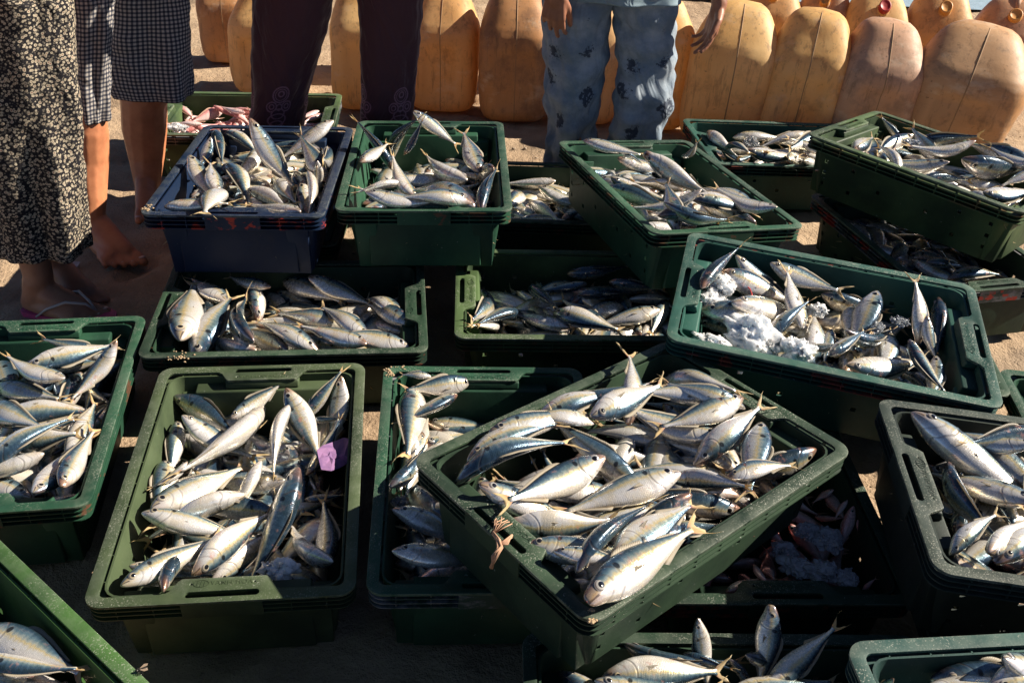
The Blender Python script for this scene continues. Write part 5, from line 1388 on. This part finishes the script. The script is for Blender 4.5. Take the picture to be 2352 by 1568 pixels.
inner(bm, sh_l, ka, .056); inner(bm, sh_r, kb, .074)
upper(bm, hipc, hipc + Vector((0, 0, .47)), hipc + Vector((.02, -.04, .68)), .15, .33)
shp = hipc + Vector((0, 0, .45))
for s in (1, -1):
    el = shp + Vector((s * .22, -.02, -.25)); wr = shp + Vector((s * .10, -.22, -.20)); chain(bm, [(shp + Vector((s * .18, 0, -.02)), .048), (el, .037), (wr, .027)]); hand(bm, wr, (0, -.5, -1), (-s, 0, 0), (0, -1, 0), (20, 22, 24, 26))
bd = fuse(bm, 'body', e, SK[1], .0048); nails(tips, fd, bd, 1.16); nails(t2, d2, bd, 1.05); hair(e, hipc + Vector((.02, -.04, .68)), HAIR)
ck = check_fabric()
sh = sleeve('shorts', sh_l, e, ck, 64, ((5, .007, .3, .0, .9), (9, .004, 1.0, .3, 1)))
sh2 = sleeve('shorts', sh_r, e, ck, 80, ((4, .011, 1.7, .0, .8), (7, .006, .5, .2, 1)))
sleeve('shirt', [(shp + Vector((0, 0, .02)), .15, .11), (shp + Vector((0, 0, -.12)), .22, .15), (shp + Vector((0, 0, -.3)), .20, .15), (hipc + Vector((0, 0, .0)), .21, .17)], e, plain('shirt_cloth', (.20, .22, .26)), 48, ((6, .006, 0, 0, 1),))

# --- person in maroon printed trousers
e = person('person in dark maroon trousers with pale scroll print at the hems')
bm = bmesh.new(); Y3 = 2.93
a1 = at_y(632, 330, Y3); a2 = at_y(884, 330, Y3 + .02); a1.z = .09; a2.z = .09
hipc = Vector(((a1.x + a2.x) / 2, Y3 + .05, .86))
r1 = [(hipc + Vector((-.06, 0, .0)), .13, .13), R(588, 772, -60, Y3 + .03, .85), R(582, 762, 20, Y3 + .02, .85), R(577, 742, 90, Y3 + .015, .85), R(578, 724, 150, Y3 + .01, .88), R(580, 706, 210, Y3, .9), R(574, 694, 260, Y3, .95), R(572, 690, 300, Y3, 1.0), R(574, 690, 372, Y3, 1.0)]
r2 = [(hipc + Vector((.06, 0, .0)), .13, .13), R(812, 978, -60, Y3 + .04, .85), R(822, 968, 20, Y3 + .035, .85), R(826, 962, 90, Y3 + .03, .88), R(829, 957, 150, Y3 + .025, .9), R(831, 950, 210, Y3 + .02, .95), R(832, 944, 260, Y3 + .02, 1.0), R(830, 940, 300, Y3 + .02, 1.0), R(830, 940, 372, Y3 + .02, 1.0)]
for a, s, rr in ((a1, -1, r1), (a2, 1, r2)):
    inner(bm, rr[:-1], a, .034); foot(bm, a, (.1 * s, -1, 0), (-s, 0, 0), .98)
upper(bm, hipc, hipc + Vector((0, 0, .44)), hipc + Vector((0, -.03, .64)), .15, .31); shp = hipc + Vector((0, 0, .42))
for s in (1, -1):
    el = shp + Vector((s * .19, -.04, -.23)); wr = shp + Vector((s * .10, -.22, -.20)); chain(bm, [(shp + Vector((s * .17, 0, -.02)), .045), (el, .036), (wr, .026)]); hand(bm, wr, (-s * .5, -.9, 0), (0, 0, -1), (-s, 0, .5), (20, 22, 24, 26))
fuse(bm, 'body', e, SK[0], .007); hair(e, hipc + Vector((0, -.03, .64)), HAIR)
mf = maroon_fabric()
z0 = at_y(632, 296, Y3 - .05).z
for rr, ph in ((r1, .2), (r2, 1.4)):
    o = sleeve('trouser_leg', rr, e, mf, 72, ((3, .006, ph, .2, .8), (8, .0025, ph * 2, .5, 1)), wav=lambda q, th: .004 * math.sin(q * 70 + math.cos(th) * 3) * max(0, q - .55)); hem_attr(o, z0)
sleeve('tunic', [(shp + Vector((0, 0, .02)), .14, .10), (shp + Vector((0, 0, -.10)), .20, .14), (shp + Vector((0, 0, -.3)), .19, .15), (hipc + Vector((0, 0, -.04)), .22, .17)], e, plain('tunic_cloth', (.16, .05, .07)), 48, ((6, .006, 0, 0, 1),))

# --- person in grey jeans printed with flowers, hands hanging
e = person('person in faded grey jeans printed with dark flowers, both hands hanging')
bm = bmesh.new(); Y4 = 3.08
a1 = at_y(1312, 430, Y4); a2 = at_y(1462, 400, Y4 - .03); a1.z = a2.z = .085
hipc = Vector(((a1.x + a2.x) / 2 + .0, Y4 + .04, .74))
r1 = [(hipc + Vector((-.06, 0, .03)), .125, .12), R(1244, 1416, -30, Y4 + .01, .85), R(1246, 1404, 40, Y4 + .0, .85), R(1247, 1396, 110, Y4 - .01, .85), R(1249, 1392, 170, Y4 - .02, .85), R(1252, 1376, 230, Y4 - .02, .9), R(1256, 1368, 290, Y4 - .01, .95), R(1250, 1366, 350, Y4, 1.0), R(1243, 1368, 412, Y4, 1.05), R(1240, 1372, 440, Y4, 1.05)]
r2 = [(hipc + Vector((.06, 0, .03)), .125, .12), R(1402, 1562, -30, Y4 + .0, .85), R(1408, 1552, 40, Y4 - .01, .85), R(1412, 1551, 110, Y4 - .02, .85), R(1415, 1544, 170, Y4 - .03, .85), R(1408, 1546, 235, Y4 - .04, .9), R(1404, 1520, 290, Y4 - .03, .95), R(1400, 1508, 340, Y4 - .02, 1.0), R(1400, 1512, 400, Y4 - .02, 1.0)]
for a, s, rr in ((a1, -1, r1), (a2, 1, r2)):
    inner(bm, rr[:-1], a, .034); foot(bm, a, (.15 * s, -1, 0), (-s, 0, 0), .95)
upper(bm, hipc, hipc + Vector((0, 0, .42)), hipc + Vector((0, -.04, .62)), .14, .31); shp = hipc + Vector((0, 0, .40))
# left of the picture: loose fist against the thigh; right: open hand, fingers down
wl = at_y(1278, -22, Y4 - .16); wr_ = at_y(1652, 12, Y4 - .06)
for s, wr in ((-1, wl), (1, wr_)):
    el = (shp + Vector((s * .17, 0, 0))) * .48 + wr * .52 + Vector((s * .05, .07, 0)); chain(bm, [(shp + Vector((s * .17, 0, -.02)), .045), (el, .037), (wr, .0255)])
dl = (at_y(1272, 30, Y4 - .16) - wl); hand(bm, wl, dl, (.25, .95, 0), (1, 0, 0), (22, 20, 26, 34), .98, .35)
dr_ = (at_y(1630, 78, Y4 - .07) - wr_); tips = hand(bm, wr_, dr_, (-.55, -.15, .0), (-.3, -1, .0), (14, 16, 20, 26), .98, .9)
bd = fuse(bm, 'body', e, SK[2], .0045, 3); hair(e, hipc + Vector((0, -.04, .62)), HAIR)
jf = jeans_fabric()
for rr, ph in ((r1, .0), (r2, 2.0)):
    sleeve('trouser_leg', rr, e, jf, 84, ((3, .012, ph, .1, .8), (5, .011, ph + 1, .35, .9), (9, .005, ph, .5, 1)), wav=lambda q, th: (.002 + .009 * max(0, q - .35)) * math.sin(q * 30 + 3.0 * math.cos(th + ph) + ph) + .0035 * math.sin(q * 55 + 4 * math.sin(th)))
sleeve('shirt', [(shp + Vector((0, 0, .02)), .14, .10), (shp + Vector((0, 0, -.10)), .205, .14), (shp + Vector((0, 0, -.28)), .19, .15), (hipc + Vector((0, 0, .0)), .20, .16), (hipc + Vector((0, 0, -.050)), .20, .165)], e, plain('pale_blue_shirt', (.24, .33, .38)), 80, ((7, .010, 0, .3, 1), (3, .012, 1, .5, 1)), wav=lambda q, th: 0)
for o in list(COL.objects):
    if o.type == 'MESH' and o.parent is None and 'category' not in o and 'kind' not in o: print('UNTAGGED', o.name)
print('fish', N_FISH, 'objects', len(COL.objects))
